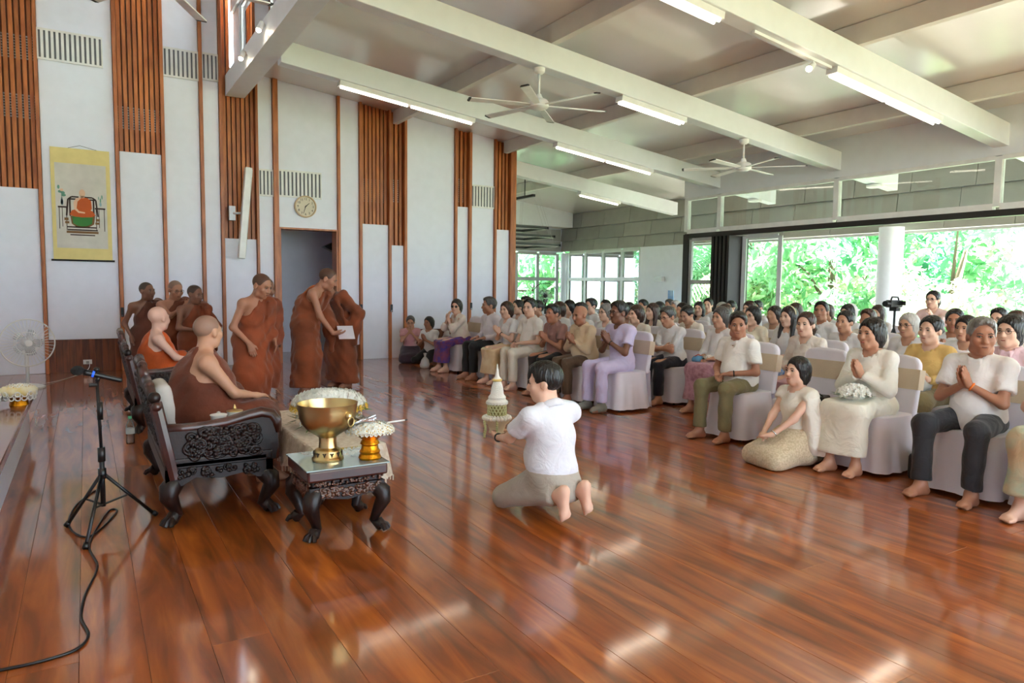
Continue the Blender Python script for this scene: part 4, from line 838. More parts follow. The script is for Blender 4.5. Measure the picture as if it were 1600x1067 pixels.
def smesh(name, s, h, m, fine=(), parent=None, mesh_only=False):
    """mesh an implicit shape; fine = boxes (lo, hi, h) meshed denser"""
    lo, hi = s.bounds(); lo = lo-2.5*h; hi = hi+2.5*h
    def run(lo, hi, h):
        ax = [lo[i]+h*np.arange(int(math.ceil((hi[i]-lo[i])/h))+1) for i in range(3)]
        return nets(s.eval(*ax), lo, h)
    P, Q = run(lo, hi, h); Vs = [P]; Qs = []; off = len(P)
    if fine and len(Q):
        cen = P[Q].mean(1); keep = np.ones(len(Q), bool)
        for a, b, _ in fine: keep &= ~np.all((cen > a+h*1.1) & (cen < b-h*1.1), 1)
        Q = Q[keep]
    Qs.append(Q)
    for a, b, hf in fine:
        p, q = run(V(*a), V(*b), hf)
        if len(q): Vs.append(p); Qs.append(q+off); off += len(p)
    P = np.concatenate(Vs); Q = np.concatenate(Qs)
    me = bpy.data.meshes.new(name); me.vertices.add(len(P)); me.vertices.foreach_set('co', P.astype(np.float32).ravel())
    me.loops.add(Q.size); me.loops.foreach_set('vertex_index', Q.astype(np.int32).ravel())
    me.polygons.add(len(Q)); me.polygons.foreach_set('loop_start', np.arange(0, Q.size, 4, dtype=np.int32)); me.polygons.foreach_set('loop_total', np.full(len(Q), 4, np.int32))
    me.polygons.foreach_set('use_smooth', np.ones(len(Q), bool)); me.materials.append(m); me.update(calc_edges=True)
    if mesh_only: return me
    return obj(name, me, parent)
def rotm(yaw=0, pitch=0, roll=0):
    """yaw left +, pitch nod down +, roll"""
    return np.array((Matrix.Rotation(yaw, 3, 'Z') @ Matrix.Rotation(-pitch, 3, 'X') @ Matrix.Rotation(roll, 3, 'Y')))
def ik(sh, wr, l1, l2, pole):
    d = wr-sh; L = np.linalg.norm(d); Lc = min(max(L, abs(l1-l2)+.01), l1+l2-.004); d = d/max(L, 1e-6); wr = sh+d*Lc
    a = (l1*l1-l2*l2+Lc*Lc)/(2*Lc); hgt = math.sqrt(max(l1*l1-a*a, 0)); pl = np.asarray(pole, float); pl = pl-d*(pl@d); pl = unit(pl)
    return sh+d*a+pl*hgt, wr
SKIN = {}
def skinm(k):
    c = {'fair': (224, 180, 156), 'mid': (198, 148, 120), 'tan': (172, 120, 94), 'dark': (126, 84, 64), 'pink': (226, 180, 160)}[k]
    return mat('skin_'+k, c, .5, var=.05, vscale=9, bump=.05, bscale=60)
def cloth(c, c2=None, sc=10, sat=0): 
    nm = 'cloth_%d_%d_%d' % c + ('_%d_%d_%d_%d' % (c2+(int(sc),)) if c2 else '')
    return mat(nm, c, .78 if not sat else .4, rgb2=c2, vscale=sc, var=.03, bump=.8, bscale=8, sheen=.15, detail=2, bdist=.02, bdet=4, bdistort=1.2)
HAIRC = {'black': (22, 18, 17), 'brown': (62, 38, 27), 'dbrown': (38, 27, 22), 'grey': (128, 124, 120), 'white': (190, 186, 180), 'dgrey': (74, 70, 66)}
def hairm(k): return mat('hair_'+k, HAIRC[k], .36, spec=.5, var=.15, vscale=30, bump=.9, bscale=70, stretch=(1, 1, .12), bdist=.015)
EYEW = mat('eye_white', (176, 160, 150), .4); EYED = mat('eye_iris', (28, 18, 14), .25); 
def add_hand(s, w, d, n, right, sc, curl=.25, spread=.012, k=.006):
    d = unit(d); n = np.asarray(n, float); n = unit(n-d*(n@d)); t = np.cross(d, n) if right else np.cross(n, d)
    for j, (o, l, r) in enumerate(((.029, .066, .0085), (.0095, .075, .0088), (-.0095, .070, .0085), (-.028, .054, .0075))):
        kn = w+(d*(.088-.004*abs(j-1))+t*o)*sc
        s.cap(w+(d*.012+t*o*.55)*sc, kn, .0145*sc, .0125*sc, .016)
        dd = unit(d+t*o*spread*20); c1 = math.cos(curl); s1 = math.sin(curl); d1 = unit(dd*c1+n*s1); d2 = unit(dd*math.cos(2*curl)+n*math.sin(2*curl)); d3 = unit(dd*math.cos(2.8*curl)+n*math.sin(2.8*curl))
        p1 = kn+d1*l*.45*sc; p2 = p1+d2*l*.32*sc; p3 = p2+d3*l*.23*sc
        s.cap(kn, p1, r*1.08*sc, r*sc, .005); s.cap(p1, p2, r*sc, r*.92*sc, .004); s.cap(p2, p3, r*.92*sc, r*.78*sc, .004)
    b = w+(d*.022+t*.022)*sc; m_ = b+(unit(d*.7+t*.62+n*.25))*.042*sc; e = m_+unit(d*.92+t*.25+n*.28)*.034*sc
    s.cap(b, m_, .0145*sc, .0115*sc, .012); s.cap(m_, e, .0105*sc, .0085*sc, .006)
    return w+d*.09*sc
def add_foot(s, an, fw, sc, up=V(0, 0, 1), toes=True, k=.025):
    """an ankle, fw toe direction, up = top of the foot"""
    fw = unit(fw); up = unit(up-fw*(up@fw)); sd = np.cross(fw, up)
    heel = an-up*.05*sc-fw*.035*sc; ball = an+fw*.115*sc-up*.055*sc
    s.cap(an, heel, .036*sc, .034*sc, .03); s.cap(heel, ball, .034*sc, .028*sc, .03); s.cap(an+up*.0*sc, ball+up*.01*sc, .034*sc, .024*sc, .03)
    s.cap(ball-sd*.026*sc, ball+sd*.026*sc, .022*sc, .022*sc, .02)
    for j in range(5):
        o = (-.034+.017*j)*sc; l = (.052, .05, .045, .038, .03)[j]*sc
        s.cap(ball+sd*o, ball+sd*o*1.05+fw*l-up*.004*sc, .014*sc if j == 0 else .0105*sc, .0125*sc if j == 0 else .0095*sc, .006)
PCOUNT = [0]
def person(label, pos, rz, pose='sit', s=1.0, hy=0, hp=0, hr=0, lean=0, hands='lap', top='tee', tc=(236, 234, 232), bot='trousers', bc=(30, 30, 34), hair='short', hc='black', skin='mid', fem=False, fat=0., glasses=None, feet='bare', res=1, grp_='people seated in the audience', arms=None, seat=.44, tc2=None, bc2=None, bsc=10, twist=0, collar=False, watch=None, spread=0, robe=None, kneel_up=.0, vneck=False, back=False, legs=None, feetfw=None, facepart=True, zoff=0, sock=None, bend=0, sleevec=None, hs=1.13, ws=1.07, extra=None):
    """person in local frame: forward +Y, right +X"""
    t = thing('person', label, 'person', (pos[0], pos[1], zoff), rz, grp_); PCOUNT[0] += 1
    hb, hh, hf = ((.0145, .0075, .0058), (.020, .0115, .0105), (.025, .0155, .016))[res]
    sh_w = (.150 if fem else .172)*s*ws; wst = (.105 if fem else .118)*s*(1+fat*.5)*ws; s0 = s; sb = s; s = s
    # ---- joints
    if pose == 'sit': hip = V(0, 0, seat+.085*s)
    elif pose == 'stand': hip = V(0, 0, .815*s)
    elif pose == 'kneel': hip = V(0, -.02, (.25+kneel_up)*s)
    elif pose == 'squat': hip = V(0, 0, .2*s)
    up = unit(V(0, math.sin(lean), math.cos(lean))); fwd = V(0, math.cos(lean), -math.sin(lean)); Tz = rotm(twist); up = Tz@up; fwd = Tz@fwd; rt = np.cross(fwd, up)
    if bend: # stoop from the middle of the back
        up2 = unit(up*math.cos(bend)+fwd*math.sin(bend)); fw2 = unit(fwd*math.cos(bend)-up*math.sin(bend))
    else: up2, fw2 = up, fwd
    mid = hip+up*.22*s; neck = mid+up2*.235*s
    shR = neck+rt*sh_w-up2*.045*s; shL = neck-rt*sh_w-up2*.045*s
    Hr = rotm(hy, hp, hr); Hbase = neck+up2*.075*s+fw2*.012*s; hs_ = hs*s; hc0 = Hbase+Hr@V(0, .018, .082)*hs_
    hw = .088*s
    hR, hL = hip+V(hw, 0, 0), hip-V(hw, 0, 0)
    if legs: kR, aR, kL, aL = [V(*q) for q in legs]
    elif pose == 'sit':
        kz = seat+.065*s; ky = .41*s
        kR, kL = V(.10+spread, ky, kz), V(-.10-spread, ky, kz); aR, aL = V(.10+spread*.8, ky+.02, .075), V(-.10-spread*.8, ky-.01, .075)
    elif pose == 'stand': kR, kL = V(.09, .03, .44*s), V(-.09, .02, .44*s); aR, aL = V(.09, 0, .075), V(-.09, -.02, .075)
    elif pose == 'kneel':
        kR, kL = V(.12+spread, .36*s, .075), V(-.12-spread, .36*s, .075)
        aR, aL = V(.09, -.03*s, .10), V(-.09, -.03*s, .10)
    fr = fat
    # ---- body
    B = S()
    B.ell(hip+up*.0, (.155*s*(1+.3*fr), .115*s*(1+.4*fr), .115*s), .05); B.cap(hip+up*.06*s, mid, wst, wst*.98, .06)
    if fr: B.ell(hip+up*.13*s+fwd*.05*s, (.13*s*(1+.5*fr), .11*s*(1+.9*fr), .14*s), .06)
    chc = mid+up2*.09*s; 
    Rch = np.stack([rt, fw2, up2], 1)
    B.ell(chc, ((.135 if fem else .152)*s*(1+.25*fr), .105*s*(1+.3*fr), .17*s), .05, Rch)
    if fem:
        for q in (-1, 1): B.ell(chc+rt*q*.062*s+fw2*.075*s-up2*.015*s, (.05*s, .045*s, .05*s), .04, Rch)
    B.cap(shR, shL, .052*s, .052*s, .05); B.cap(neck-up2*.03*s, Hbase+Hr@V(0, -.005, .03)*s, .056*s, .05*s, .03)
    for q, sh in ((1, shR), (-1, shL)): B.cap(neck+up2*.012*s+rt*q*.03*s, sh, .036*s, .04*s, .05)
    # head
    H = lambda x, y, z: hc0+Hr@V(x, y, z)*hs_
    B.ell(H(0, -.012, .035), (.075*hs_, .092*hs_, .082*hs_), .02, Hr); B.ell(H(0, .022, -.03), (.062*hs_*(1+.12*fr), .070*hs_, .078*hs_), .03, Hr); B.ell(H(0, .058, -.088), (.03*hs_, .024*hs_, .022*hs_), .03, Hr)
    B.cap(H(.045, .01, -.075), H(-.045, .01, -.075), .026*hs_, .026*hs_, .03)
    for q in (-1, 1): B.ell(H(q*.04, .062, -.018), (.025*hs_, .022*hs_, .024*hs_), .025, Hr)
    B.cap(H(-.036, .079, .026), H(.036, .079, .026), .011*hs_, .011*hs_, .015)
    for q in (-1, 1): B.ell(H(q*.031, .097, .008), (.017*hs_, .014*hs_, .011*hs_), .012, Hr, True)
    B.cap(H(0, .088, .014), H(0, .104, -.024), .008*hs_, .0135*hs_, .012); B.cap(H(-.012, .095, -.028), H(.012, .095, -.028), .0085*hs_, .0085*hs_, .008)
    B.cap(H(-.019, .084, -.056), H(.019, .084, -.056), .0085*hs_, .0085*hs_, .01); B.cap(H(-.014, .082, -.066), H(.014, .082, -.066), .008*hs_, .008*hs_, .01)
    B.cap(H(-.02, .094, -.061), H(.02, .094, -.061), .0022*hs_, .0022*hs_, .004, True)
    for q in (-1, 1):
        B.ell(H(q*.078, -.008, -.004), (.010*hs_, .021*hs_, .031*hs_), .008, Hr); B.ell(H(q*.088, .0, -.002), (.006*hs_, .010*hs_, .016*hs_), .006, Hr, True)
    fine = [(hc0-.155*hs_, hc0+.155*hs_, hh)]
    # arms
    A = dict(); l1, l2 = .275*s, .245*s
    cc = neck-up2*.0
    if arms: spec = arms
    elif hands == 'wai': spec = {q: (cc+fw2*.205*s-up2*.16*s+rt*g*.019*s, unit(up2*.86+fw2*.5), -rt*g, .04, (g*.75, -.15, -.75)) for q, g in (('R', 1), ('L', -1))}
    elif hands == 'wai_high': spec = {q: (cc+fw2*.20*s-up2*.05*s+rt*g*.019*s, unit(up2*.95+fw2*.25), -rt*g, .04, (g*.75, -.1, -.75)) for q, g in (('R', 1), ('L', -1))}
    elif hands == 'lap': spec = {'R': (hip+V(.085, .27, .10)*s, unit(V(-.7, .6, -.15)), V(.1, .1, -1), .3, (.8, -.6, -.3)), 'L': (hip+V(-.085, .25, .125)*s, unit(V(.72, .55, -.1)), V(0, .1, -1), .35, (-.8, -.6, -.3))}
    elif hands == 'thigh': spec = {q: (hip+V(g*.11, .22, .115)*s, unit(V(-g*.2, .95, -.12)), V(0, 0, -1), .18, (g*.7, -.7, -.2)) for q, g in (('R', 1), ('L', -1))}
    elif hands == 'cross': spec = {'R': (cc+V(-.07, .175, -.25)*s, unit(V(-1, .05, .15)), V(0, -1, 0), .3, (.8, .1, -.8)), 'L': (cc+V(.08, .205, -.265)*s, unit(V(1, 0, .2)), V(0, -1, 0), .3, (-.8, .1, -.8))}
    elif hands == 'side': spec = {q: (hip+V(g*.235, .06, -.02)*s, unit(V(-g*.05, .15, -1)), V(-g, 0, 0), .25, (g*.3, -.9, .1)) for q, g in (('R', 1), ('L', -1))}
    for q, g, sh in (('R', 1, shR), ('L', -1, shL)):
        w, d, n, curl, pole = spec[q]; el, w = ik(sh, V(*w), l1, l2, pole); A[q] = (sh, el, w, unit(d))
        B.cap(sh, el, .045*s*(1+.3*fr), .036*s, .03); B.cap(el, w, .037*s, .0245*s, .025); B.cap(w, w+unit(d)*.02*s, .022*s, .02*s, .02)
        hcn = add_hand(B, w, d, n, q == 'R', s, curl)
        if res == 0 or hands in ('wai', 'wai_high'): fine.append((hcn-.115*s, hcn+.115*s, hf))
    # legs
    for q, h0, k0, a0 in ((1, hR, kR, aR), (-1, hL, kL, aL)):
        B.cap(h0, k0, .082*s, .056*s, .04); B.cap(k0, a0, .052*s, .034*s, .03); B.ell(k0*.68+a0*.32+V(0, -.018, 0)*(pose != 'kneel'), (.048*s, .05*s, .075*s), .04)
        ffw = feetfw[0 if q > 0 else 1] if feetfw else (V(q*.12, 1, 0) if pose != 'kneel' else V(q*.15, -.9, -.35))
        fup = V(0, 0, 1) if not feetfw or len(feetfw) < 3 else feetfw[2]
        if pose == 'kneel' and not feetfw: fup = V(0, .2, -1)
        add_foot(B, a0, np.array(ffw, float), s, np.array(fup, float))
        if res == 0 and feet == 'bare': fc = a0+unit(ffw)*.07*s-V(0, 0, .03); fine.append((fc-.13*s, fc+.13*s, .0075))
    smesh('body', B, hb, skinm(skin), fine, t)
    # ---- face
    if facepart and res < 2 and not back:
        for q in (-1, 1):
            M4 = Matrix(Hr.tolist()).to_4x4(); M4.translation = Vector(H(q*.031, .0805, .0085))
            MB().ell((0, 0, 0), (.0140*hs_, .0082*hs_, .0052*hs_), 10, 8, 0, M4).ell((0, .0045*hs_, 0), (.0062*hs_, .005*hs_, .0054*hs_), 8, 6, 1, M4).build('eye', [EYEW, EYED], t, True)
            a_ = [H(q*.015, .0905, .026), H(q*.03, .0925, .0315), H(q*.047, .083, .0265)]; MB().tube(a_, [.003*hs_, .0036*hs_, .002*hs_], 6).build('eyebrow', hairm('dbrown' if hc in ('black', 'brown', 'dbrown', None) else 'dgrey'), t, True)
            MB().tube([H(q*.0165, .0865, .0115), H(q*.031, .0915, .0165), H(q*.046, .0855, .0115)], .0016*hs_, 5).build('eyelid', EYED, t, True)
        lm = mat('lips_red', (168, 82, 76), .4) if fem else mat('lips_'+skin, tuple(int(v*.78) for v in {'fair': (206, 140, 122), 'mid': (176, 108, 88), 'tan': (148, 84, 66), 'dark': (104, 60, 48), 'pink': (208, 140, 124)}[skin]), .45)
        MB().tube([H(-.022, .0855, -.0605), H(-.01, .0925, -.0575), H(0, .0935, -.059), H(.01, .0925, -.0575), H(.022, .0855, -.0605)], [.002*hs_, .0042*hs_, .0042*hs_, .0042*hs_, .002*hs_], 6).build('lips', lm, t, True)
    # ---- hair
    if hair and hair != 'bald':
        G = S(); th = .013
        if hair == 'shaved': G.ell(H(0, -.0125, .036), (.0768*hs_, .0938*hs_, .0838*hs_), .01, Hr)
        else: G.ell(H(0, -.014, .040), ((.075+(.008 if hair == 'short' and not fem else th))*hs_, (.092+th)*hs_, (.082+th*1.2)*hs_), .01, Hr)
        fc = dict(short=(.112, -.02, .124), shaved=(.112, -.02, .124)).get(hair, (.11, -.03, .10))
        if hair in ('bob', 'long', 'fringe'):
            G.ell(H(0, -.034, -.02), (.090*hs_, .086*hs_, .112*hs_), .04, Hr)
            if hair == 'long':
                for q in (-1, 1): G.cap(H(q*.072, -.005, -.04), H(q*.085, .03, -.23), .034*hs_, .026*hs_, .04)
                G.cap(H(0, -.075, -.05), H(0, -.10, -.26), .072*hs_, .062*hs_, .05)
        if hair == 'bun': G.ell(H(0, -.115, .01), (.045*hs_, .042*hs_, .045*hs_), .02)
        if hair == 'pony': G.cap(H(0, -.10, .02), H(.0, -.135, -.03), .03*hs_, .04*hs_, .03); G.cap(H(0, -.135, -.03), H(.02, -.14, -.2), .042*hs_, .026*hs_, .04)
        if hair == 'short' and not fem: G.ell(H(0, .02, .085), (.066*hs_, .075*hs_, .045*hs_), .03, Hr)
        if hair in ('short', 'shaved'):
            G.ell(H(0, fc[0], fc[1]), (.098*hs_, .092*hs_, fc[2]*hs_), .012, Hr, True)
            for q in (-1, 1): G.ell(H(q*.088, .012, -.03), (.03*hs_, .04*hs_, .045*hs_), .012, Hr, True)
            G.cut(H(0, -.07, -.055), Hr@V(0, -.25, -1))
        elif hair in ('bun', 'pony'):
            G.ell(H(0, .115, -.018), (.1*hs_, .092*hs_, .120*hs_), .012, Hr, True)
            for q in (-1, 1): G.ell(H(q*.088, .012, -.03), (.03*hs_, .035*hs_, .04*hs_), .012, Hr, True)
        else:
            G.ell(H(.014, .132, -.055), (.125*hs_, .110*hs_, .150*hs_), .014, Hr@rotm(0, 0, R(9)), True)
            if hair != 'long': G.cut(H(0, 0, -.115), Hr@V(0, 0, -1))
        a_ = .0032 if hair != 'shaved' else 0
        if a_: G.post = lambda x, y, z: a_*np.sin(150*x+60*y+5*np.sin(22*z))*np.cos(120*y-50*x+3)
        smesh('hair', G, hh*1.15 if hair != 'shaved' else hh, hairm(hc) if hair != 'shaved' else mat('shaved_scalp_'+hc+skin, tuple(int(.55*a+.45*b) for a, b in zip({'fair': (206, 150, 122), 'mid': (170, 112, 84), 'tan': (140, 88, 62), 'dark': (96, 60, 44), 'pink': (214, 160, 140)}[skin], HAIRC[hc])), .55), (), t)
    # ---- clothes
    ctop = cloth(tc, tc2, 14)
    def torso(T, e, k=.05):
        T.ell(hip+up*.02, ((.158*(1+.3*fr)+e)*s, (.118*(1+.4*fr)+e)*s, .12*s), .05); T.cap(hip+up*.08*s, mid, wst+e*s*1.2, wst*.98+e*s, .06)
        if fr: T.ell(hip+up*.13*s+fwd*.05*s, ((.13*(1+.5*fr)+e)*s, (.11*(1+.9*fr)+e)*s, (.14+e)*s), .06)
        T.ell(chc, (((.135 if fem else .152)*(1+.25*fr)+e)*s, (.105*(1+.3*fr)+e)*s, (.17+e)*s), .05, Rch)
        if fem:
            for q in (-1, 1): T.ell(chc+rt*q*.062*s+fw2*.078*s-up2*.015*s, ((.05+e)*s, (.045+e)*s, (.05+e)*s), .05, Rch)
        T.cap(shR, shL, (.053+e)*s, (.053+e)*s, .04)
        for q, sh in ((1, shR), (-1, shL)): T.cap(neck+up2*.010*s+rt*q*.046*s, sh, (.037+e)*s, (.042+e)*s, .04)
    fold = lambda amp, a=21., b=31.: (lambda x, y, z: amp*(np.sin(a*x+17*z+4*np.sin(7*y+5*x))+.7*np.sin(b*z-13*x+3*np.sin(9*x))))
    if top:
        T = S(); e = .013; torso(T, e)
        nr_ = .064 if (collar or top == 'polo') else .071; T.cap(neck-up2*(.012 if nr_ < .07 else .02)*s+fw2*.012*s, Hbase+Hr@V(0, 0, .06)*s, nr_*s, (nr_+.012)*s, .012, True)
        if vneck: T.cap(neck+up2*.03*s+fw2*.08*s, neck-up2*(.075 if vneck else .04)*s+fw2*.15*s, .045*s, .012*s, .015, True)
        hem = hip-up*((.03 if pose != 'stand' else .1)*s)
        if pose == 'sit': T.ell(hip+V(0, .05, -.0), ((.165+e)*s*(1+.2*fr), (.13+e)*s, .095*s), .05)
        for q in 'RL':
            sh, el, w, d = A[q]; sl = S(); ln = dict(tee=.62, polo=.68, shirt=1, blouse=.8, long=1, none=0, cap=.3).get(top, .62)
            if top in ('shirt', 'long'):
                sl.cap(sh, el, (.048+e)*s*(1+.3*fr), (.044+e)*s, .02); sl.cap(el, w, (.044+e)*s, (.030+e*.7)*s, .03); sl.cut(w-unit(w-el)*.015*s, w-el)
            elif top == 'blouse': sl.cap(sh, el, (.048+e)*s*(1+.3*fr), (.05+e)*s, .02); sl.cap(el, el+(w-el)*.55, (.05+e)*s, (.046+e)*s, .03); sl.cut(el+(w-el)*.42, w-el)
            elif top != 'none': ee = sh+(el-sh)*(ln+.12); sl.cap(sh, ee, (.048+e)*s*(1+.3*fr), (.056+e)*s, .02); sl.cut(sh+(el-sh)*ln, el-sh)
            if top != 'none': T.grp(sl, .022)
        T.post = fold(.0036)
        if pose != 'sit' or bot == 'skirt': T.cut(hem-up*.0, -up)
        else: T.cut(V(0, 0, seat+.01), V(0, 0, -1)); T.cut(hip+V(0, .20*s*(1+.4*fr), 0), V(0, 1, -.1))
        smesh('shirt' if top in ('shirt', 'polo') else ('blouse' if fem else 'shirt'), T, hb*.95, ctop, (), t)
        if collar or top in ('polo',):
            K = S(); c0 = neck+up2*.028*s+fw2*.012*s; ax = unit(up2*.9+fw2*.42)
            K.tor(c0, ax, .070*s, .016*s); K.tor(c0-ax*.024*s, ax, .078*s, .019*s, .02)
            for q in (-1, 1): K.cap(c0+fw2*.06*s+rt*q*.03*s-up2*.02*s, c0+fw2*.080*s-up2*.06*s+rt*q*.04*s, .012*s, .007*s, .015)
            smesh('collar', K, .008 if res == 0 else .012, ctop, (), t)
    legsP = ((hR, kR, aR), (hL, kL, aL))
    cbot = cloth(bc, bc2, bsc)
    if bot == 'trousers':
        T = S(); T.ell(hip, ((.163+.3*.155*fr)*s, (.125+.4*.115*fr)*s, .118*s), .04)
        for h0, k0, a0 in legsP:
            T.cap(h0, k0, .10*s, .074*s, .05); g = S(); g.cap(k0, a0, .074*s, .066*s, .03); g.cut(a0+unit(k0-a0)*.035, a0-k0); T.grp(g, .03)
        if pose == 'kneel': T.ell(hip+V(0, -.05, -.06)*s, (.16*s, .13*s, .14*s), .06)
        T.post = fold(.003, 26, 37)
        T.cut(hip+up*.105*s, up); smesh('trousers', T, hb*.95, cbot, (), t)
    elif bot == 'skirt':
        T = S(); T.ell(hip, (.17*s*(1+.3*fr), .135*s*(1+.4*fr), .12*s), .05)
        if pose == 'sit':
            kM, aM = (kR+kL)/2, (aR+aL)/2; hz = .16
            for h0, k0, a0 in legsP+((hip, kM, aM),): T.cap(h0, k0, .105*s, .085*s, .08); T.cap(k0, a0+V(0, .015, 0), .088*s, .095*s, .08)
            T.cut(V(0, 0, hz), V(0, 0, -1))
        elif pose == 'stand':
            for h0, k0, a0 in legsP: T.cap(h0, a0, .125*s, .13*s, .1)
            T.cut(V(0, 0, .2), V(0, 0, -1))
        else:
            for h0, k0, a0 in legsP+((hip, (kR+kL)/2, (aR+aL)/2),): T.cap(h0, k0, .12*s, .085*s, .1); T.cap(k0, a0, .088*s, .10*s, .08); T.cap(a0, a0+V(0, -.12, -.02), .09*s, .07*s, .08)
            T.cut(V(0, 0, .004), V(0, 0, -1))
        T.post = fold(.0035, 30, 23); T.cut(hip+up*.10*s, up); smesh('skirt', T, hb*.95, cbot, (), t)
    if sock:
        for q, a0 in ((1, aR), (-1, aL)):
            F = S(); fw_ = unit(V(q*.12, 1, 0)); F.cap(a0+V(0, 0, .03), a0-V(0, 0, .03)-fw_*.03, .041*s, .042*s, .03); F.cap(a0-V(0, 0, .032)-fw_*.03, a0+fw_*.15*s-V(0, 0, .042), .042*s, .032*s, .03); F.cap(a0, a0+fw_*.12*s-V(0, 0, .035), .04*s, .035*s, .03)
            F.cut(V(0, 0, .002), V(0, 0, -1)); smesh('sock', F, hb, cloth(sock), (), t)
    if robe:
        # monk's robe: wrapped skirt, cloth over the left shoulder, left arm draped, folded strip hanging in front
        W = S(); W.ell(hip, (.17*s*(1+.3*fr), .135*s*(1+.4*fr), .12*s), .05); e = .02
        if pose == 'stand':
            for h0, k0, a0 in legsP+((hip, (kR+kL)/2, (aR+aL)/2),): W.cap(h0, k0, .13*s, .14*s, .09); W.cap(k0, a0, .14*s, .155*s, .08)
            W.cut(V(0, 0, robe.get('hem', .2)), V(.12, 0, -1))
        else:
            kM, aM = (kR+kL)/2, (aR+aL)/2
            for h0, k0, a0 in legsP+((hip, kM, aM),): W.cap(h0, k0, .13*s, .10*s, .1); W.cap(k0, a0, .10*s, .115*s, .08)
            W.cut(V(0, 0, .17), V(0, 0, -1))
        U = S(); torso(U, e); p0 = neck-up2*.22*s+rt*.175*s*ws; p1 = neck+up2*.03*s+rt*robe.get('edge', .012)*s; dl_ = unit(p1-p0); U.cut(p0, unit(np.cross(fw2, dl_)) if (np.cross(fw2, dl_)@rt) > 0 else -np.cross(fw2, dl_)); U.cap(neck-up2*.02*s, Hbase+Hr@V(0, 0, .06)*s, .06*s, .066*s, .012, True)
        sh, el, w, d = A['L']; U.cap(sh, el, .072*s, .075*s, .05)
        if robe.get('drape', 1): U.cap(el, el+(w-el)*.72, .07*s, .07*s, .04); U.cap(el, el-V(0, 0, .24*s), .06*s, .045*s, .06); U.cap(el+(w-el)*.5, el+(w-el)*.5-V(0, 0, .3*s), .05*s, .04*s, .06)
        W.grp(U, .04)
        if robe.get('strip', 1):
            st = shL+rt*.055*s+fw2*(.125+.03*fr)*s; dn = unit(-up2*.97-fw2*.02+fwd*.12) if pose == 'stand' else unit(-up*.9+fwd*.3); en = st+dn*.42*s
            W.cap(sh+up2*.06*s-fw2*.05*s, sh+up2*.05*s+fw2*.08*s+rt*.04*s, .05*s, .05*s, .04)
            rb_ = np.stack([rt, np.cross(dn, rt), -dn], 1); W.rbox((st+en)/2, (.062*s, .012*s, .26*s), .012, rb_, .02)
        W.post = lambda x, y, z: .0075*np.sin(40*(x*.8+.45*z+.4*y)+2.5*np.sin(6*z+5*y))+.004*np.sin(70*(.7*x-.5*z)+y*20)
        smesh('robe', W, hb*.85, mat('robe_%d_%d_%d' % robe['c'], robe['c'], .8, rgb2=tuple(int(v*.82) for v in robe['c']), vscale=3, bump=.4, bscale=30, sheen=.2), (), t)
    # ---- worn things
    if glasses and not back:
        M4 = [H(0, 0, 0)]
        gm = M_black if glasses != 'clear' else mat('thin_metal_frame', (90, 84, 78), .3, metal=1); g = MB()
        for q in (-1, 1):
            c0 = [H(q*.034+.021*math.cos(a), .101-.004*abs(math.cos(a)), .007+.016*math.sin(a)) for a in [2*math.pi*i/14 for i in range(14)]]; g.tube(c0, .0017*hs_, 5, closed=True)
            g.tube([H(q*.055, .098, .012), H(q*.076, .06, .012), H(q*.08, -.005, .012)], .0016*hs_, 5)
            if glasses == 'sun': g.add(c0, [tuple(range(14))]); g.add([tuple(np.array(p)+Hr@V(0, -.002, 0)) for p in c0], [tuple(range(14))[::-1]])
        g.tube([H(-.013, .104, .010), H(0, .107, .012), H(.013, .104, .010)], .0016*hs_, 5); g.build('glasses', gm, t)
    if watch:
        sh, el, w, d = A[watch[0]]; p = w-unit(w-el)*.025*s; K = S(); K.tor(p, w-el, .027*s, .0075*s); smesh('wristband', K, .005, watch[1], (), t)
    if extra: extra(t, s)
    return t, dict(A=A, H=H, Hr=Hr, hip=hip, neck=neck, B=B, up=up2, fw=fw2)
# ================================================================ CAST
WH = (228, 226, 227); CR = (228, 219, 205); BK = (28, 28, 32)
def cxr(r): return 5.30+.93*(r-1)
def seat_person(px, py, row, sd, where, Y=None, rz=90, lean=None, **kw):
    Xh = cxr(row)-.0; p = onx(px, py, Xh); y_ = float(p[1]) if Y is None else Y; zt = float(p[2])
    s = min(max((zt-.44)/.862, .90), 1.04)
    if lean is None: lean = R(4) if (zt-.44)/.862 > .89 else R(12)
    kw.setdefault('res', 0 if row == 1 else (1 if row <= 3 else 2))
    kw.setdefault('s', s)
    back_x = .06
    r_ = person(sd+', '+where, (cxr(row)+back_x, y_), R(rz), lean=lean, **kw)
    chair(cxr(row)+.06, y_, R(rz-90), 'white covered chair under the '+sd)
    return r_
M_band = mat('black_watch_strap', (20, 20, 22), .4)
# ---- front row, far block
seat_person(718, 468, 1, 'woman in sunglasses and lace blouse', 'far end of the front row', fem=True, hair='bob', hc='dbrown', glasses='sun', top='blouse', tc=CR, tc2=(222, 206, 196), bot='skirt', bc=(72, 52, 140), bc2=(128, 62, 96), bsc=14, hy=R(42), skin='fair', fat=.25,
    arms={'R': (V(.03, .25, .90), V(-.25, -.05, .95), V(-.6, -.8, 0), .6, (.6, -.1, -.8)), 'L': (V(.02, .25, .86), V(.8, .1, .5), V(0, -1, .2), .4, (-.7, 0, -.7))})
seat_person(765, 463, 1, 'grey-haired man in pale shirt and black trousers', 'second from far end of front row', hc='dgrey', top='shirt', collar=True, tc=(228, 222, 230), bc=BK, hy=R(-12), skin='tan', hands='thigh')
seat_person(797, 472, 1, 'woman in white with a gold striped long skirt', 'palms together in the front row', fem=True, hair='bob', hc='brown', top='tee', tc=WH, bot='skirt', bc=(222, 190, 140), bc2=(236, 214, 178), bsc=5, hands='wai', hy=R(22), skin='fair', watch=('L', M_band))
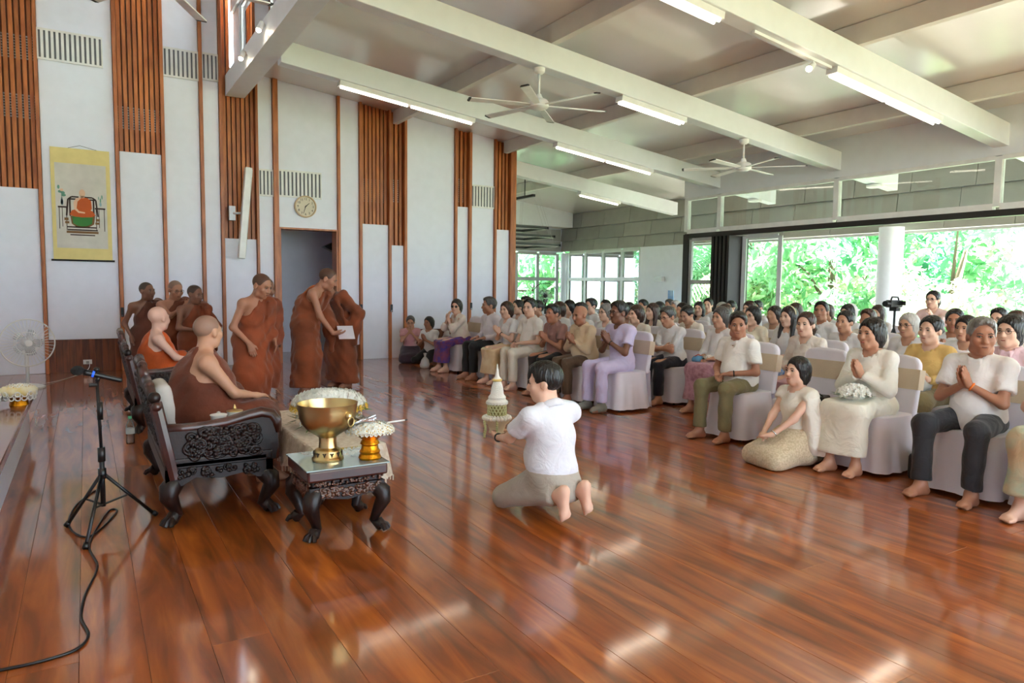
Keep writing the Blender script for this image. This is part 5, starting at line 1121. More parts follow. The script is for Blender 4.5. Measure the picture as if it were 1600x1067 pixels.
seat_person(828, 465, 1, 'man in white polo shirt and cream trousers', 'hands clasped in the front row', top='polo', tc=(236, 232, 226), bc=(226, 218, 202), hands='lap', hy=R(25), skin='fair', watch=('R', M_band), fat=.15)
seat_person(872, 480, 1, 'man in mauve brown shirt and black trousers', 'palms together leaning forward', top='tee', collar=True, tc=(152, 112, 104), bc=BK, hands='wai', hy=R(8), skin='tan', fat=.2, lean=R(14))
old_m, jm = seat_person(912, 477, 1, 'bald old man in beige long-sleeved shirt', 'palms together beside the man in lilac', top='shirt', collar=True, tc=(214, 190, 158), bc=(94, 72, 54), hands='wai', hair='bald', hc='grey', skin='tan', fat=.35, hy=R(5), lean=R(9), hp=R(8))
MB().tube([jm['H'](-.022, .094, -.047), jm['H'](0, .101, -.042), jm['H'](.022, .094, -.047)], [.004, .007, .004], 6).build('moustache', hairm('grey'), old_m, True)
seat_person(968, 469, 1, 'man in lilac tunic and trousers with glasses', 'palms together at the aisle', top='tee', tc=(206, 196, 228), bc=(200, 190, 224), hands='wai', glasses='clear', skin='dark', sock=(120, 118, 108), hy=R(-4), watch=('L', M_band), spread=.02)
# ---- second row, far block
seat_person(1052, 480, 2, 'man with folded arms in white shirt and dark trousers', 'glasses, second row at the aisle', top='shirt', collar=True, tc=WH, bc=(26, 26, 40), hands='cross', hc='dgrey', glasses='black', skin='mid', res=0, hp=R(12))
seat_person(1000, 481, 2, 'woman with brown bob in short-sleeved cream blouse', 'second row behind the lilac tunic', fem=True, hair='bob', hc='brown', top='tee', tc=CR, hands='lap', skin='fair', res=0)
seat_person(944, 478, 2, 'grey-haired woman with glasses', 'half hidden behind the man in lilac', Y=7.68, fem=True, hair='bob', hc='grey', tc=WH, hands='lap', glasses='clear', skin='fair')
seat_person(908, 474, 2, 'dark-haired person in white', 'half hidden behind the bald old man', Y=8.26, tc=WH, hands='lap', skin='mid')
seat_person(884, 483, 2, 'woman with brown hair in white', 'behind the man in mauve brown shirt', Y=8.82, fem=True, hair='bob', hc='brown', tc=WH, bot='skirt', bc=(150, 130, 140), hands='lap', skin='fair')
seat_person(811, 470, 2, 'woman with tied hair in white', 'behind the man in white polo', Y=10.0, fem=True, hair='pony', hc='black', tc=WH, hands='lap', skin='fair')
seat_person(846, 478, 2, 'dark-haired man in pale shirt', 'between the polo man and the mauve shirt', Y=9.4, tc=(226, 224, 226), hands='lap', skin='mid')
# ---- third row, far block
seat_person(822, 462, 3, 'black-haired man in white', 'third row behind the white polo, left of the tall fan', tc=WH, hands='lap', top='polo', skin='mid')
seat_person(924, 465, 3, 'young man with black hair in white shirt', 'taller, third row above the bald old man', top='shirt', collar=True, tc=WH, hands='lap', skin='fair')
seat_person(894, 476, 3, 'dark-haired woman in white', 'third row above the mauve shirt', fem=True, hair='bob', tc=WH, bot='skirt', bc=(90, 80, 110), hands='lap', skin='fair')
st_, js_ = seat_person(987, 472, 3, 'dark-haired person in white with a black shoulder strap', 'third row behind the lilac tunic', hair='bob', fem=True, tc=WH, hands='lap', skin='mid')
MB().tube([(.12, .02, js_['neck'][2]+.01), (.10, .10, js_['neck'][2]-.04), (.02, .155, js_['neck'][2]-.15), (-.08, .15, js_['neck'][2]-.28), (-.15, .09, js_['neck'][2]-.38)], .012, 6).build('bag_strap', M_black, st_, True)
seat_person(1020, 478, 3, 'woman with long brown hair in cream', 'third row between two brown bobs', Y=7.76, fem=True, hair='long', hc='brown', tc=CR, bot='skirt', bc=(160, 150, 150), hands='lap', skin='fair')
seat_person(1078, 484, 3, 'short-haired woman in cream blouse with bowed head', 'right of the man with folded arms', Y=7.02, fem=True, hair='short', hc='black', tc=CR, top='blouse', bot='skirt', bc=(200, 180, 170), hp=R(22), hands='lap', skin='mid')
# ---- fourth to sixth rows, far block
for px, py, row, sd, where, kw in (
    (950, 470, 4, 'dark-haired woman in pale blouse', 'fourth row before the teak casements', dict(fem=True, hair='bun')),
    (1009, 470, 5, 'black-haired man', 'fifth row under the edge of the far window', dict()),
    (1034, 481, 4, 'woman in white with dark hair', 'fourth row left of the arms-folded man', dict(fem=True, hair='pony')),
    (1050, 469, 6, 'grey-haired man in white', 'back row in front of the side table', dict(hc='dgrey')),
    (1060, 470, 5, 'white-haired elder in white', 'fifth row in front of the blue card', dict(hc='white')),
    (1071, 475, 4, 'black-haired person in white', 'fourth row just right of the blue card', dict(hair='bob', fem=True)),
    (1096, 472, 5, 'woman with long black hair in white tee', 'fifth row before the dark folding doors', dict(fem=True, hair='long', skin='fair', hy=R(30), res=1)),
    (1106, 465, 6, 'fair woman with tied-back hair', 'back row before the glass door leaf', dict(fem=True, hair='pony', skin='fair', hy=R(30), res=1)),
    (1132, 472, 5, 'white-haired woman', 'fifth row beside the stacked door leaves', dict(fem=True, hair='bob', hc='white')),
    (1142, 469, 6, 'fair woman with hair in a bun', 'back row before the stacked door leaves', dict(fem=True, hair='bun', skin='fair')),
    (1137, 480, 4, 'brown-haired woman in white', 'fourth row behind the woman with grey bob', dict(fem=True, hair='bob', hc='brown')),
    (1171, 469, 5, 'woman with brown hair glancing aside', 'fifth row above the khaki-trousered man', dict(fem=True, hair='bob', hc='brown', skin='fair', res=1)),
    (1184, 469, 6, 'dark-haired man in white', 'back row left of the palm', dict()),
    (1215, 478, 4, 'dark-haired woman half hidden', 'fourth row behind the girl with headband', dict(fem=True, hair='bob', hc='dbrown')),
    (1243, 472, 5, 'woman with wavy brown hair', 'fifth row right of the headband', dict(fem=True, hair='long', hc='brown')),
    (1283, 470, 4, 'young man in white polo shirt', 'fourth row upright before the trees', dict(top='polo', skin='tan', hy=R(20), hp=R(-10), res=1)),
    (1297, 482, 6, 'woman with reddish hair', 'back row behind the young man in polo', dict(fem=True, hair='bob', hc='brown')),
    (1325, 474, 5, 'woman with black hair and white scarf', 'fifth row left of the white column', dict(fem=True, hair='bob', skin='fair', res=1)),
    (1372, 476, 6, 'woman with long brown hair and dark mask', 'back row before the white column', dict(fem=True, hair='long', hc='brown', skin='fair', res=1)),
    (1362, 485, 4, 'person with brown hair in white', 'fourth row below the masked woman', dict(hc='brown', skin='tan')),
    (1492, 481, 4, 'smiling woman in white with pulled-back hair', 'fourth row right of the yellow blouse', dict(fem=True, hair='bun', skin='tan', res=1, hy=R(20), hands='wai')),
    (1562, 480, 5, 'man with glasses and dark hair', 'fifth row at the right edge', dict(glasses='black', skin='fair', res=1)),
    (1590, 484, 4, 'brown-haired person at the right edge', 'fourth row cut by the frame', dict(hc='brown')),
    (1516, 492, 3, 'black-bobbed woman in white', 'third row behind the grey-haired man in front', dict(fem=True, hair='bob')),
):
    kw.setdefault('hands', 'lap'); kw.setdefault('tc', WH if (px*7) % 3 else CR); kw.setdefault('bc', (60, 56, 66))
    tp, jp = seat_person(px, py, row, sd, where, **kw)
    if 'mask' in sd: Q = S(); Q.ell(jp['H'](0, .045, -.05), (.068, .068, .05), .02, jp['Hr']); Q.cut(jp['H'](0, .03, 0), jp['Hr']@V(0, -1, 0)); smesh('face_mask', Q, .012, mat('dark_mask', (58, 54, 58), .8), (), tp)
    if 'scarf' in sd: Q = S(); Q.ell(jp['H'](0, -.06, .03), (.11, .075, .12), .02, jp['Hr']); Q.ell(jp['H'](0, -.07, -.1), (.1, .06, .1), .05, jp['Hr']); smesh('head_scarf', Q, .014, cloth(WH), (), tp)
# ---- near block
gw, jg = seat_person(1127, 478, 2, 'woman with grey bob in white blouse and mauve skirt', 'second row at the aisle', fem=True, hair='bob', hc='dgrey', top='blouse', tc=WH, bot='skirt', bc=(186, 140, 152), bc2=(160, 112, 126), bsc=20, hands='lap', skin='mid', res=0, fat=.2)
seat_person(1155, 488, 1, 'man in white collarless shirt and khaki trousers', 'front row at the aisle', tc=(238, 236, 230), bc=(122, 114, 80), hands='lap', hc='dbrown', skin='tan', hy=R(40), fat=.45, vneck=True, watch=('L', M_band), spread=.05, top='polo', hp=R(4), lean=R(7))
seat_person(1182, 477, 3, 'woman in cream cardigan with glasses', 'third row behind the khaki trousers', Y=6.0, fem=True, hair='bob', top='long', tc=(238, 226, 204), bot='skirt', bc=(190, 170, 160), glasses='clear', hands='lap', skin='fair', vneck=True)
hb, jh = seat_person(1227, 477, 3, 'girl with long dark hair and cream headband', 'blue floral skirt, third row', Y=5.47, fem=True, hair='long', hc='dbrown', top='blouse', tc=WH, bot='skirt', bc=(96, 140, 214), bc2=(180, 196, 224), bsc=30, hands='lap', skin='fair', watch=('L', M_chrome))
MB().tube([jh['H'](.095*math.cos(a), -.005, .035+.098*math.sin(a)) for a in [math.pi*i/14 for i in range(15)]], .009, 6).build('headband', mat('cream_headband', (226, 214, 180), .7), hb, True)
seat_person(1266, 491, 2, 'woman with half-up brown hair in white lace blouse', 'second row behind the empty chair', fem=True, hair='pony', hc='brown', top='blouse', tc=(232, 224, 214), tc2=(216, 204, 194), bot='skirt', bc=(196, 150, 160), hands='lap', skin='fair', res=0, hy=R(10), fat=.2)
seat_person(1327, 490, 3, 'woman with short black hair in white', 'third row left of the woman in white dress', fem=True, hair='short', top='blouse', tc=WH, bot='skirt', bc=(150, 120, 110), hands='lap', skin='mid', res=1)
ww, jw = seat_person(1365, 498, 1, 'woman in white dress with black bob', 'palms together over a bouquet, front row', fem=True, hair='bob', top='long', tc=(238, 236, 226), bot='skirt', bc=(236, 232, 216), hands='wai', hy=R(-6), skin='mid', fat=.1, lean=R(6))
seat_person(1418, 502, 3, 'old woman with white hair and glasses', 'third row beside the yellow blouse', Y=4.0, fem=True, hair='bob', hc='white', tc=WH, bot='skirt', bc=(150, 140, 140), glasses='clear', hands='lap', skin='mid')
yw, jy = seat_person(1456, 492, 2, 'woman in yellow blouse with hair bun', 'holding wrapped flowers in the second row', fem=True, hair='bun', top='long', tc=(222, 184, 112), bot='skirt', bc=(132, 116, 78), hands='lap', skin='fair', res=0, hy=R(-4), fat=.2,
    arms={'R': (V(.10, .27, .70), V(-.6, .3, .5), V(-.7, .6, 0), .6, (.8, -.4, -.5)), 'L': (V(-.12, .29, .68), V(.7, .3, .3), V(.6, .6, 0), .6, (-.8, -.4, -.5))})
seat_person(1533, 494, 1, 'grey-haired man in white shirt and charcoal trousers', 'front row, orange wrist cord', hc='grey', tc=(238, 236, 236), bc=(38, 38, 44), hands='wai', hy=R(38), skin='tan', collar=True, top='polo', spread=.07, fat=.3, watch=('L', mat('orange_cord', (232, 120, 40), .6)))
seat_person(1580, 490, 2, 'woman in pink shirt with black hair and glasses', 'second row at the right edge', fem=True, hair='bob', tc=(232, 196, 204), top='tee', collar=True, bc=(28, 30, 58), hands='lap', glasses='clear', skin='fair', res=0)
seat_person(1640, 490, 1, 'woman in striped pastel skirt', 'right edge of the front row', Y=1.93, s=.95, fem=True, hair='bob', tc=WH, bot='skirt', bc=(210, 186, 150), bc2=(170, 196, 176), bsc=7, hands='lap', skin='fair', hs=1.1)
# empty front chair
chair(cxr(1)+.06, 3.88, 0, 'empty white covered chair behind the kneeling woman, carrying a dark handbag')
hbg = thing('handbag', 'small dark handbag lying on the empty white chair', 'bag', (5.34, 3.80, .456), R(20)); bevel(MB().box((-.1, -.12, 0), (.1, .12, .06)).build('body', M_black, hbg), .015, 2); MB().tube([(-.05, -.1, .06), (-.05, -.05, .09), (-.05, .05, .09), (-.05, .1, .06)], .006, 6).build('strap', M_black, hbg)
bb = thing('shoulder_bag', 'black bag on the floor beside the chair of the grey-haired man', 'bag', (5.42, 2.86, 0), R(10)); bevel(MB().box((-.14, -.09, 0), (.14, .09, .2)).build('body', M_black, bb), .03, 2); MB().tube([(-.1, 0, .2), (-.06, 0, .27), (.06, 0, .27), (.1, 0, .2)], .008, 6).build('handle', M_black, bb, True)
# ---- camera woman and video camera on a tripod
p = onx(1460, 450, 9.9)
person('woman in pale pink blouse working the video camera behind the audience', (9.9, float(p[1])), R(95), pose='stand', s=.90, fem=True, hair='pony', glasses='clear', tc=(232, 200, 196), top='blouse', bc=(40, 40, 60), skin='fair', res=1, hy=R(0), grp_='people seated in the audience', arms={'R': (V(.16, .34, 1.02), V(-.2, .8, .4), V(-1, 0, 0), .4, (.7, -.4, -.6)), 'L': (V(-.14, .38, 1.1), V(0, .7, .6), V(1, 0, 0), .4, (-.7, -.4, -.6))})
pc = onx(1405, 478, 9.6); vt = thing('video_tripod', 'black tripod with a video camera beside the woman in pink', 'tripod', (9.5, float(pc[1]), 0))
zt = float(pc[2]); MB().cyl((0, 0, .6), (0, 0, zt-.06), .016).build('column', M_black, vt)
for k in range(3): a = 2.1*k+.4; MB().cyl((0, 0, zt-.3), (.32*math.cos(a), .32*math.sin(a), 0), .014).build('leg', M_black, vt)
MB().box((-.05, -.05, zt-.07), (.05, .05, zt-.02)).build('pan_head', M_black, vt)
vc = thing('video_camera', 'black video camera on the tripod behind the audience', 'camera', (9.5, float(pc[1]), zt-.019)); bevel(MB().box((-.16, -.045, 0), (.12, .045, .10)).build('body', M_black, vc), .012, 2); MB().cyl((-.16, 0, .05), (-.24, 0, .05), .04, 16).build('lens', M_black, vc, 40); MB().box((.04, -.12, .03), (.05, -.045, .09)).build('screen', M_darkm, vc); MB().tube([(-.1, 0, .1), (-.08, 0, .14), (.06, 0, .14), (.08, 0, .1)], .012, 8).build('handle', M_black, vc, True)
# ---- people kneeling on the floor
G_ = 'people kneeling on the floor'
p = onz(636, 561); person('kneeling woman in pink top and dark skirt with palms at her mouth by the wall', (5.15, 12.15), R(155), pose='kneel', s=.84, fem=True, hair='bun', hc='dgrey', glasses='black', tc=(206, 152, 158), top='tee', bot='skirt', bc=(56, 38, 54), hands='wai_high', skin='mid', res=1, grp_=G_, hp=R(14))
person('girl in white tee with black bob kneeling by the wainscot', (5.36, 11.72), R(118), pose='kneel', s=.84, fem=True, hair='bob', tc=WH, bc=BK, hands='wai', skin='tan', res=1, grp_=G_, lean=R(6))
person('boy with tousled black hair resting a hand on the floor behind the girl in white', (5.74, 11.42), R(112), pose='kneel', s=.84, tc=(214, 208, 206), bc=BK, skin='tan', res=1, grp_=G_, lean=R(16), arms={'R': (V(.15, .2, .35), V(0, .9, -.3), V(0, 0, -1), .3, (.7, -.6, 0)), 'L': (V(-.28, .27, .10), V(0, .5, -.8), V(0, .6, -.5), .3, (-.7, -.5, .2))})
person('fair woman in white kneeling low between the sunglasses and the pale shirt', (6.2, 10.9), R(120), pose='kneel', s=.86, fem=True, hair='bun', hc='brown', tc=WH, bc=(120, 110, 110), hands='lap', skin='fair', res=1, grp_=G_)
bgp = onz(664, 575); fb = thing('flower_bag', 'clear plastic bag of white flowers on the floor beside the girl in white', 'bag', (float(bgp[0]), float(bgp[1]), 0)); MB().lathe([(.02, 0), (.07, .01), (.085, .06), (.06, .14), (.015, .2), (.03, .26)], 16, fn=lambda r, a, z: r*(1+.12*math.sin(5*a+z*20))).build('bag', mat('milky_plastic', (222, 222, 218), .3, alpha=.6), fb, True); mb = MB(); flowers(mb, dome_pts((0, 0, .02), .06, .05, 40, rg), .02, rg); tag(mb.build('blossoms', [M_petal, M_yel], fb), kind='stuff')
sb = onz(655, 568); 
def shawl(t, s):
    W = S(); W.cap((-.15, -.01, .52), (-.18, -.03, .2), .065, .08, .05); W.cap((-.03, -.10, .52), (-.10, -.15, .2), .05, .07, .08); W.cap((-.15, -.06, .42), (-.2, -.12, .08), .05, .075, .1); W.cap((-.14, .0, .565), (.0, -.06, .57), .045, .04, .04)
    W.post = lambda x, y, z: .006*np.sin(50*(x+y*.8)+2*np.sin(8*z)); W.cut((0, 0, .10), (0, 0, -1)); W.cut((0, .07, 0), (.25, 1, .1))
    smesh('shawl', W, .012, cloth((236, 232, 222)), (), t)
kw_, jk = person('woman in cream with a draped white shawl kneeling before the front row', (4.93, 3.66), R(82), pose='kneel', s=.86, fem=True, hair='bob', tc=(238, 232, 220), top='cap', bot='skirt', bc=(214, 198, 168), bc2=(192, 174, 144), bsc=70, skin='fair', hy=R(0), hp=R(-4), grp_=G_, extra=shawl, arms={'R': (V(.06, .30, .22), V(-.6, .7, -.1), V(0, 0, -1), .3, (.7, -.5, -.2)), 'L': (V(-.05, .33, .235), V(.6, .7, -.1), V(0, 0, -1), .3, (-.7, -.5, -.2))}, watch=('L', M_chrome))
# ---- kneeling man with the flower offering
km, jk2 = person('man in white polo shirt and grey trousers kneeling with a flower offering', (2.42, 3.52), R(9), pose='kneel', s=.90, tc=(222, 224, 234), top='polo', bc=(168, 160, 148), skin='fair', hc='black', hair='short', kneel_up=.05, lean=R(4), hp=R(6), hy=R(38), fat=.22, hs=1.14, spread=.02, grp_=G_, ws=1.12,
    legs=((.13, .30, .08), (.09, -.17, .19), (-.13, .30, .08), (-.09, -.17, .19)), feetfw=(V(.05, -.12, -1), V(-.05, -.12, -1), V(0, 1, -.12)),
    arms={'R': (V(.10, .42, .44), V(-.55, .8, .1), V(-.5, -.1, .9), .35, (.6, -.6, -.6)), 'L': (V(-.10, .40, .44), V(.5, .8, .1), V(.5, -.1, .9), .35, (-.6, -.6, -.6))}, watch=('L', mat('dark_green_watch', (40, 48, 44), .4)))
def to_world(o, v): return Matrix.Translation(o.location) @ Matrix.Rotation(o.rotation_euler[2], 4, 'Z') @ Vector(v)
ov = to_world(km, (0, .53, .44)); of = thing('flower_offering', 'tiered white and green flower offering with a pointed spire held by the kneeling man', 'offering', tuple(ov))
MB().lathe([(.004, 0), (.055, 0), (.05, .02), (.06, .05), (.085, .075), (.09, .10), (.08, .105), (.004, .105)], 28).build('bowl', mat('cream_bowl', (226, 218, 190), .5), of, 40)
cr_ = MB(); 
for i in range(22):
    a = 2*math.pi*i/22
    for rr_, z, r_ in ((.088, .10, .014), (.066, .20, .010), (.07, .112, .010)): cr_.ell((rr_*math.cos(a), rr_*math.sin(a), z), r_, 7, 5)
tag(cr_.build('blossom_rings', M_petal, of, True), kind='stuff')
lt_ = MB()
for i in range(16):
    a = 2*math.pi*i/16
    for sg in (-1, 1): lt_.tube([(.062*math.cos(a+sg*t_*.8), .062*math.sin(a+sg*t_*.8), .115+.08*t_) for t_ in (0, .33, .66, 1)], .005, 5)
lt_.build('lattice_tier', mat('pale_green_lattice', (206, 206, 150), .6), of, True)
MB().lathe([(.004, .11), (.052, .11), (.05, .2), (.004, .2)], 20).build('core', mat('core_gold_green', (150, 136, 74), .7), of)
MB().lathe([(.004, .195), (.072, .195), (.074, .21), (.058, .225), (.06, .24), (.045, .26), (.04, .3), (.026, .345), (.03, .35), (.03, .36), (.016, .375), (.008, .42), (.003, .46)], 24).build('spire', mat('white_jasmine', (240, 240, 232), .6, bump=.5, bscale=160), of, 40)
MB().lathe([(.028, .345), (.034, .352), (.03, .362), (.02, .364)], 20).build('gold_collar', mat('pale_gold', (222, 190, 110), .5), of, 40)
gl = MB()
for a in (2.2, 3.1, 4.2): 
    for k in range(9): gl.ell(((.088+.004*math.sin(k))*math.cos(a), (.088+.004*math.sin(k))*math.sin(a), .09-.014*k), .010, 6, 5)
tag(gl.build('hanging_garland', mat('garland_green', (196, 202, 150), .6), of, True), kind='stuff')
# ---- flowers held in laps
def bouquet(name, label, pos, r, n, cols, leaf=True, cat='flowers'):
    t = thing(name, label, cat, pos); mb = MB(); mb.ell((0, 0, r*.45), (r*.8, r*.8, r*.45), 12, 8, 0); flowers(mb, dome_pts((0, 0, r*.3), r, r*.7, n, rg), r*.22, rg); tag(mb.build('blooms', cols, t), kind='stuff')
    lf = MB()
    for i in range(14):
        a = i*2.4; d = Vector((math.cos(a), math.sin(a), .1)); e = Vector((-math.sin(a), math.cos(a), 0))*r*.2; p = d*r*.6+Vector((0, 0, r*.25)); lf.add([p, p+d*r*.4+e, p+d*r*.9, p+d*r*.4-e], [(0, 1, 2, 3)])
    tag(lf.build('leaves', M_leaf, t), kind='stuff'); return t
def lapof(o, y=.27, z=.60, x=0): w_ = to_world(o, (x, y, z)); return tuple(w_)
bouquet('bouquet', 'white chrysanthemum bouquet on the lap of the woman in white dress', lapof(ww, .27, .565), .12, 120, [M_petal, M_petal])
bgf = bouquet('wrapped_flowers', 'white flowers in clear wrap on the lap of the yellow blouse', lapof(yw, .28, .565), .10, 90, [M_petal, M_yel])
MB().lathe([(.05, 0), (.12, .02), (.14, .09), (.09, .16), (.03, .2)], 16, fn=lambda r, a, z: r*(1+.12*math.sin(5*a))).build('wrap', mat('milky_plastic', (222, 222, 218), .3, alpha=.6), bgf, True)
M_redp = mat('red_petal', (190, 44, 30), .6)
bouquet('red_flowers', 'red and white flowers on the lap of the man with folded arms', (5.85, 6.62, .56), .06, 50, [M_redp, M_petal])
bouquet('garland_posy', 'white and red flower posy in the hands of the woman with grey bob', lapof(gw, .24, .60), .06, 50, [M_petal, M_redp])
bl_ = thing('blue_pouch', 'blue cloth pouch on the lap of the woman with grey bob', 'bag', lapof(gw, .30, .565, .1)); cushiono = MB().cbox((0, 0, .04), (.14, .12, .08)).build('pouch', mat('blue_cloth', (86, 140, 178), .7), bl_, True); cushiono.modifiers.new('b', 'BEVEL').width = .03; MB().tube([(-.05, 0, .08), (0, 0, .1), (.05, 0, .08)], .005, 5).build('strap', M_redp, bl_)
# ---- monks
GM = 'monks in brown robes'
BR = (150, 68, 26)
person('broad elderly monk in dark brown robe seated on the near settee', (.66, 5.28), R(-90), pose='sit', s=.965, seat=.40, top=None, bot=None, robe=dict(c=(116, 52, 24), strip=0, drape=1, edge=.05), hair='shaved', hc='grey', skin='mid', fat=.8, hy=R(34), hs=1.04, ws=1.26, grp_=GM, lean=R(4), arms={'R': (V(.06, .36, .62), V(-.5, .8, -.1), V(0, 0, -1), .3, (.8, -.5, -.2)), 'L': (V(-.10, .3, .62), V(.5, .8, -.1), V(0, 0, -1), .3, (-.7, -.6, -.2))})
person('old monk in bright orange robe seated on the far settee', (.61, 8.05), R(-90), pose='sit', s=.90, seat=.40, top=None, bot=None, robe=dict(c=(216, 92, 24), strip=0, drape=1, edge=.04), hair=None, hc='grey', skin='pink', fat=.6, hy=R(36), hs=1.2, ws=1.2, grp_=GM, arms={'R': (V(.10, .32, .62), V(-.4, .9, -.1), V(0, 0, -1), .3, (.8, -.5, -.2)), 'L': (V(-.10, .3, .62), V(.5, .8, -.1), V(0, 0, -1), .3, (-.7, -.6, -.2))})
person('monk standing with head bowed and right arm hanging, between settees and doorway', (1.53, 8.05), R(-142), pose='stand', s=.985, top=None, bot=None, robe=dict(c=BR), hair='shaved', hc='black', skin='tan', hp=R(22), lean=R(5), bend=R(10), grp_=GM, res=0, arms={'R': (V(.20, .16, .78), V(-.15, .25, -.9), V(-.7, -.6, 0), .25, (.5, -.8, -.1)), 'L': (V(-.19, .16, .80), V(.1, .3, -.9), V(.8, -.5, 0), .25, (-.5, -.8, -.1))})
person('monk mostly hidden behind the standing monk beside the doorway', (1.74, 8.55), R(-148), pose='stand', s=.95, top=None, bot=None, robe=dict(c=(138, 62, 26)), hair='shaved', hc='black', skin='dark', hp=R(14), lean=R(5), grp_=GM, res=1, hands='side')
bm, jb = person('tall monk stooping to read a white sheet before the doorway', (2.40, 9.1), R(-118), pose='stand', s=1.09, top=None, bot=None, robe=dict(c=(142, 68, 26), hem=.08), hair='shaved', hc='black', skin='tan', hp=R(24), lean=R(8), bend=R(26), grp_=GM, res=0, hs=1.08, ws=1.12, arms={'R': (V(.13, .38, .80), V(-.5, .8, -.1), V(-.5, 0, .85), .3, (.7, -.6, -.2)), 'L': (V(-.16, .36, .76), V(.35, .8, -.3), V(.7, 0, .6), .3, (-.7, -.6, -.2))})
pp_ = to_world(bm, (.0, .52, .80)); sht = tag(MB().prism([(-.15, -.1), (.15, -.1), (.15, .1), (-.15, .1)], -.001, .001).build('paper_sheet', mat('white_paper', (226, 220, 230), .7), None, False, tuple(pp_), Vector((-.1, -.5, .86)).to_track_quat('Z', 'X').to_euler()), 'white paper sheet in the hands of the stooping monk', 'paper')
person('monk bending behind the stooping reader, only his shoulder showing', (3.02, 9.55), R(118), pose='stand', s=1.02, top=None, bot=None, robe=dict(c=(134, 64, 26), hem=.08), hair='shaved', hc='black', skin='tan', hp=R(30), lean=R(8), bend=R(24), grp_=GM, res=1, hands='side')
person('dark young monk standing leftmost of the three by the wall', (.67, 10.35), R(-160), pose='stand', s=.90, top=None, bot=None, robe=dict(c=(104, 48, 26)), hair='shaved', hc='black', skin='dark', hy=R(20), grp_=GM, res=1, hands='side')
person('monk with glasses and a raised hand, middle of the three by the wall', (.97, 10.02), R(-158), pose='stand', s=.92, top=None, bot=None, robe=dict(c=(130, 60, 26)), hair='shaved', hc='grey', skin='tan', glasses='clear', hp=R(14), grp_=GM, res=1, fat=.1, arms={'R': (V(-.02, .24, 1.12), V(-.7, .1, .7), V(-.2, -.9, 0), .6, (.8, .1, -.7)), 'L': (V(-.2, .12, .74), V(.1, .3, -.9), V(1, 0, 0), .3, (-.5, -.8, -.1))})
person('dark monk looking down, rightmost of the three by the wall', (1.13, 9.5), R(-150), pose='stand', s=.885, top=None, bot=None, robe=dict(c=(140, 64, 26)), hair='shaved', hc='black', skin='dark', hp=R(10), hy=R(10), grp_=GM, res=1, arms={'R': (V(.1, .22, .84), V(-.8, .4, 0), V(-.2, -.7, -.5), .3, (.8, -.3, -.6)), 'L': (V(-.12, .22, .84), V(.8, .4, 0), V(.2, -.7, -.5), .3, (-.8, -.3, -.6))})
# ================================================================ GARDEN OUTSIDE
def leafmat(name, c1, c2):
    m = bpy.data.materials.new(name); m.use_nodes = True; nt = m.node_tree; N = nt.nodes; L = nt.links; b = N['Principled BSDF']
    g = N.new('ShaderNodeNewGeometry'); rp = N.new('ShaderNodeMix'); rp.data_type = 'RGBA'; rp.inputs['A'].default_value = lin(c1); rp.inputs['B'].default_value = lin(c2); L.new(g.outputs['Random Per Island'], rp.inputs['Factor'])
    L.new(rp.outputs['Result'], b.inputs['Base Color']); b.inputs['Roughness'].default_value = .5; b.inputs['Specular IOR Level'].default_value = .3
    tr = N.new('ShaderNodeBsdfTranslucent'); L.new(rp.outputs['Result'], tr.inputs['Color']); mx = N.new('ShaderNodeMixShader'); mx.inputs['Fac'].default_value = .5
    L.new(b.outputs[0], mx.inputs[1]); L.new(tr.outputs[0], mx.inputs[2]); L.new(mx.outputs[0], N['Material Output'].inputs['Surface']); return m
LM = [leafmat('leaf_bright', (160, 204, 150), (210, 232, 196)), leafmat('leaf_mid', (116, 178, 132), (178, 216, 176)), leafmat('leaf_deep', (80, 150, 120), (144, 196, 162)), leafmat('leaf_yellowish', (204, 218, 168), (232, 238, 210))]
M_bark = mat('bark', (104, 88, 72), .9, bump=.5, bscale=20)
def leaves_mesh(pts, size, rs):
    n = len(pts); nr = rs.normal(size=(n, 3)); nr[:, 2] += .5; nr /= np.linalg.norm(nr, axis=1)[:, None]
    a = np.cross(nr, rs.normal(size=(n, 3))); a /= np.linalg.norm(a, axis=1)[:, None]; b = np.cross(nr, a); sz = size*rs.uniform(.6, 1.3, (n, 1))
    v = np.stack([pts-a*sz*.6, pts+b*sz*.28, pts+a*sz*.7-nr*sz*.15, pts-b*sz*.28], 1).reshape(-1, 3); f = np.arange(4*n).reshape(-1, 4)
    me = bpy.data.meshes.new('foliage'); me.from_pydata(v.tolist(), [], f.tolist()); return me
def tree(label, x, y, h, rx, rz_, n, m, seed, z0=-.75, size=.24, low=.0, name='garden_tree', cat='tree'):
    rs = np.random.default_rng(seed); t = thing(name, label, cat, (x, y, z0), 0, 'trees and shrubs of the garden')
    ncl = max(8, n//60); c = rs.normal(size=(ncl, 3)); c /= np.linalg.norm(c, axis=1)[:, None]; c *= rs.uniform(.45, 1, (ncl, 1))**.6; c = c*np.array((rx, rx, rz_))+np.array((0, 0, h-rz_)); c = c[c[:, 2] > low+.1]
    idx = rs.integers(0, len(c), n); p = c[idx]+rs.normal(size=(n, 3))*np.array((.3, .3, .24))*max(.8, rx*.42); p = p[p[:, 2] > .08]
    me = leaves_mesh(p, size, rs); me.materials.append(LM[m]); tag(obj('foliage', me, t), kind='stuff')
    MB().tube([(0, 0, 0), (.1*rs.normal(), .1*rs.normal(), h*.35), (.2*rs.normal(), .2*rs.normal(), h*.7)], [.06+.02*h, .05+.014*h, .03], 8).build('trunk', M_bark, t, True)
    for k in range(4):
        q = c[rs.integers(0, len(c))]; MB().tube([(0, 0, h*.3), tuple(q*.5+np.array((0, 0, h*.2))), tuple(q)], [.03+.008*h, .03, .012], 6).build('branch', M_bark, t, True)
    return t
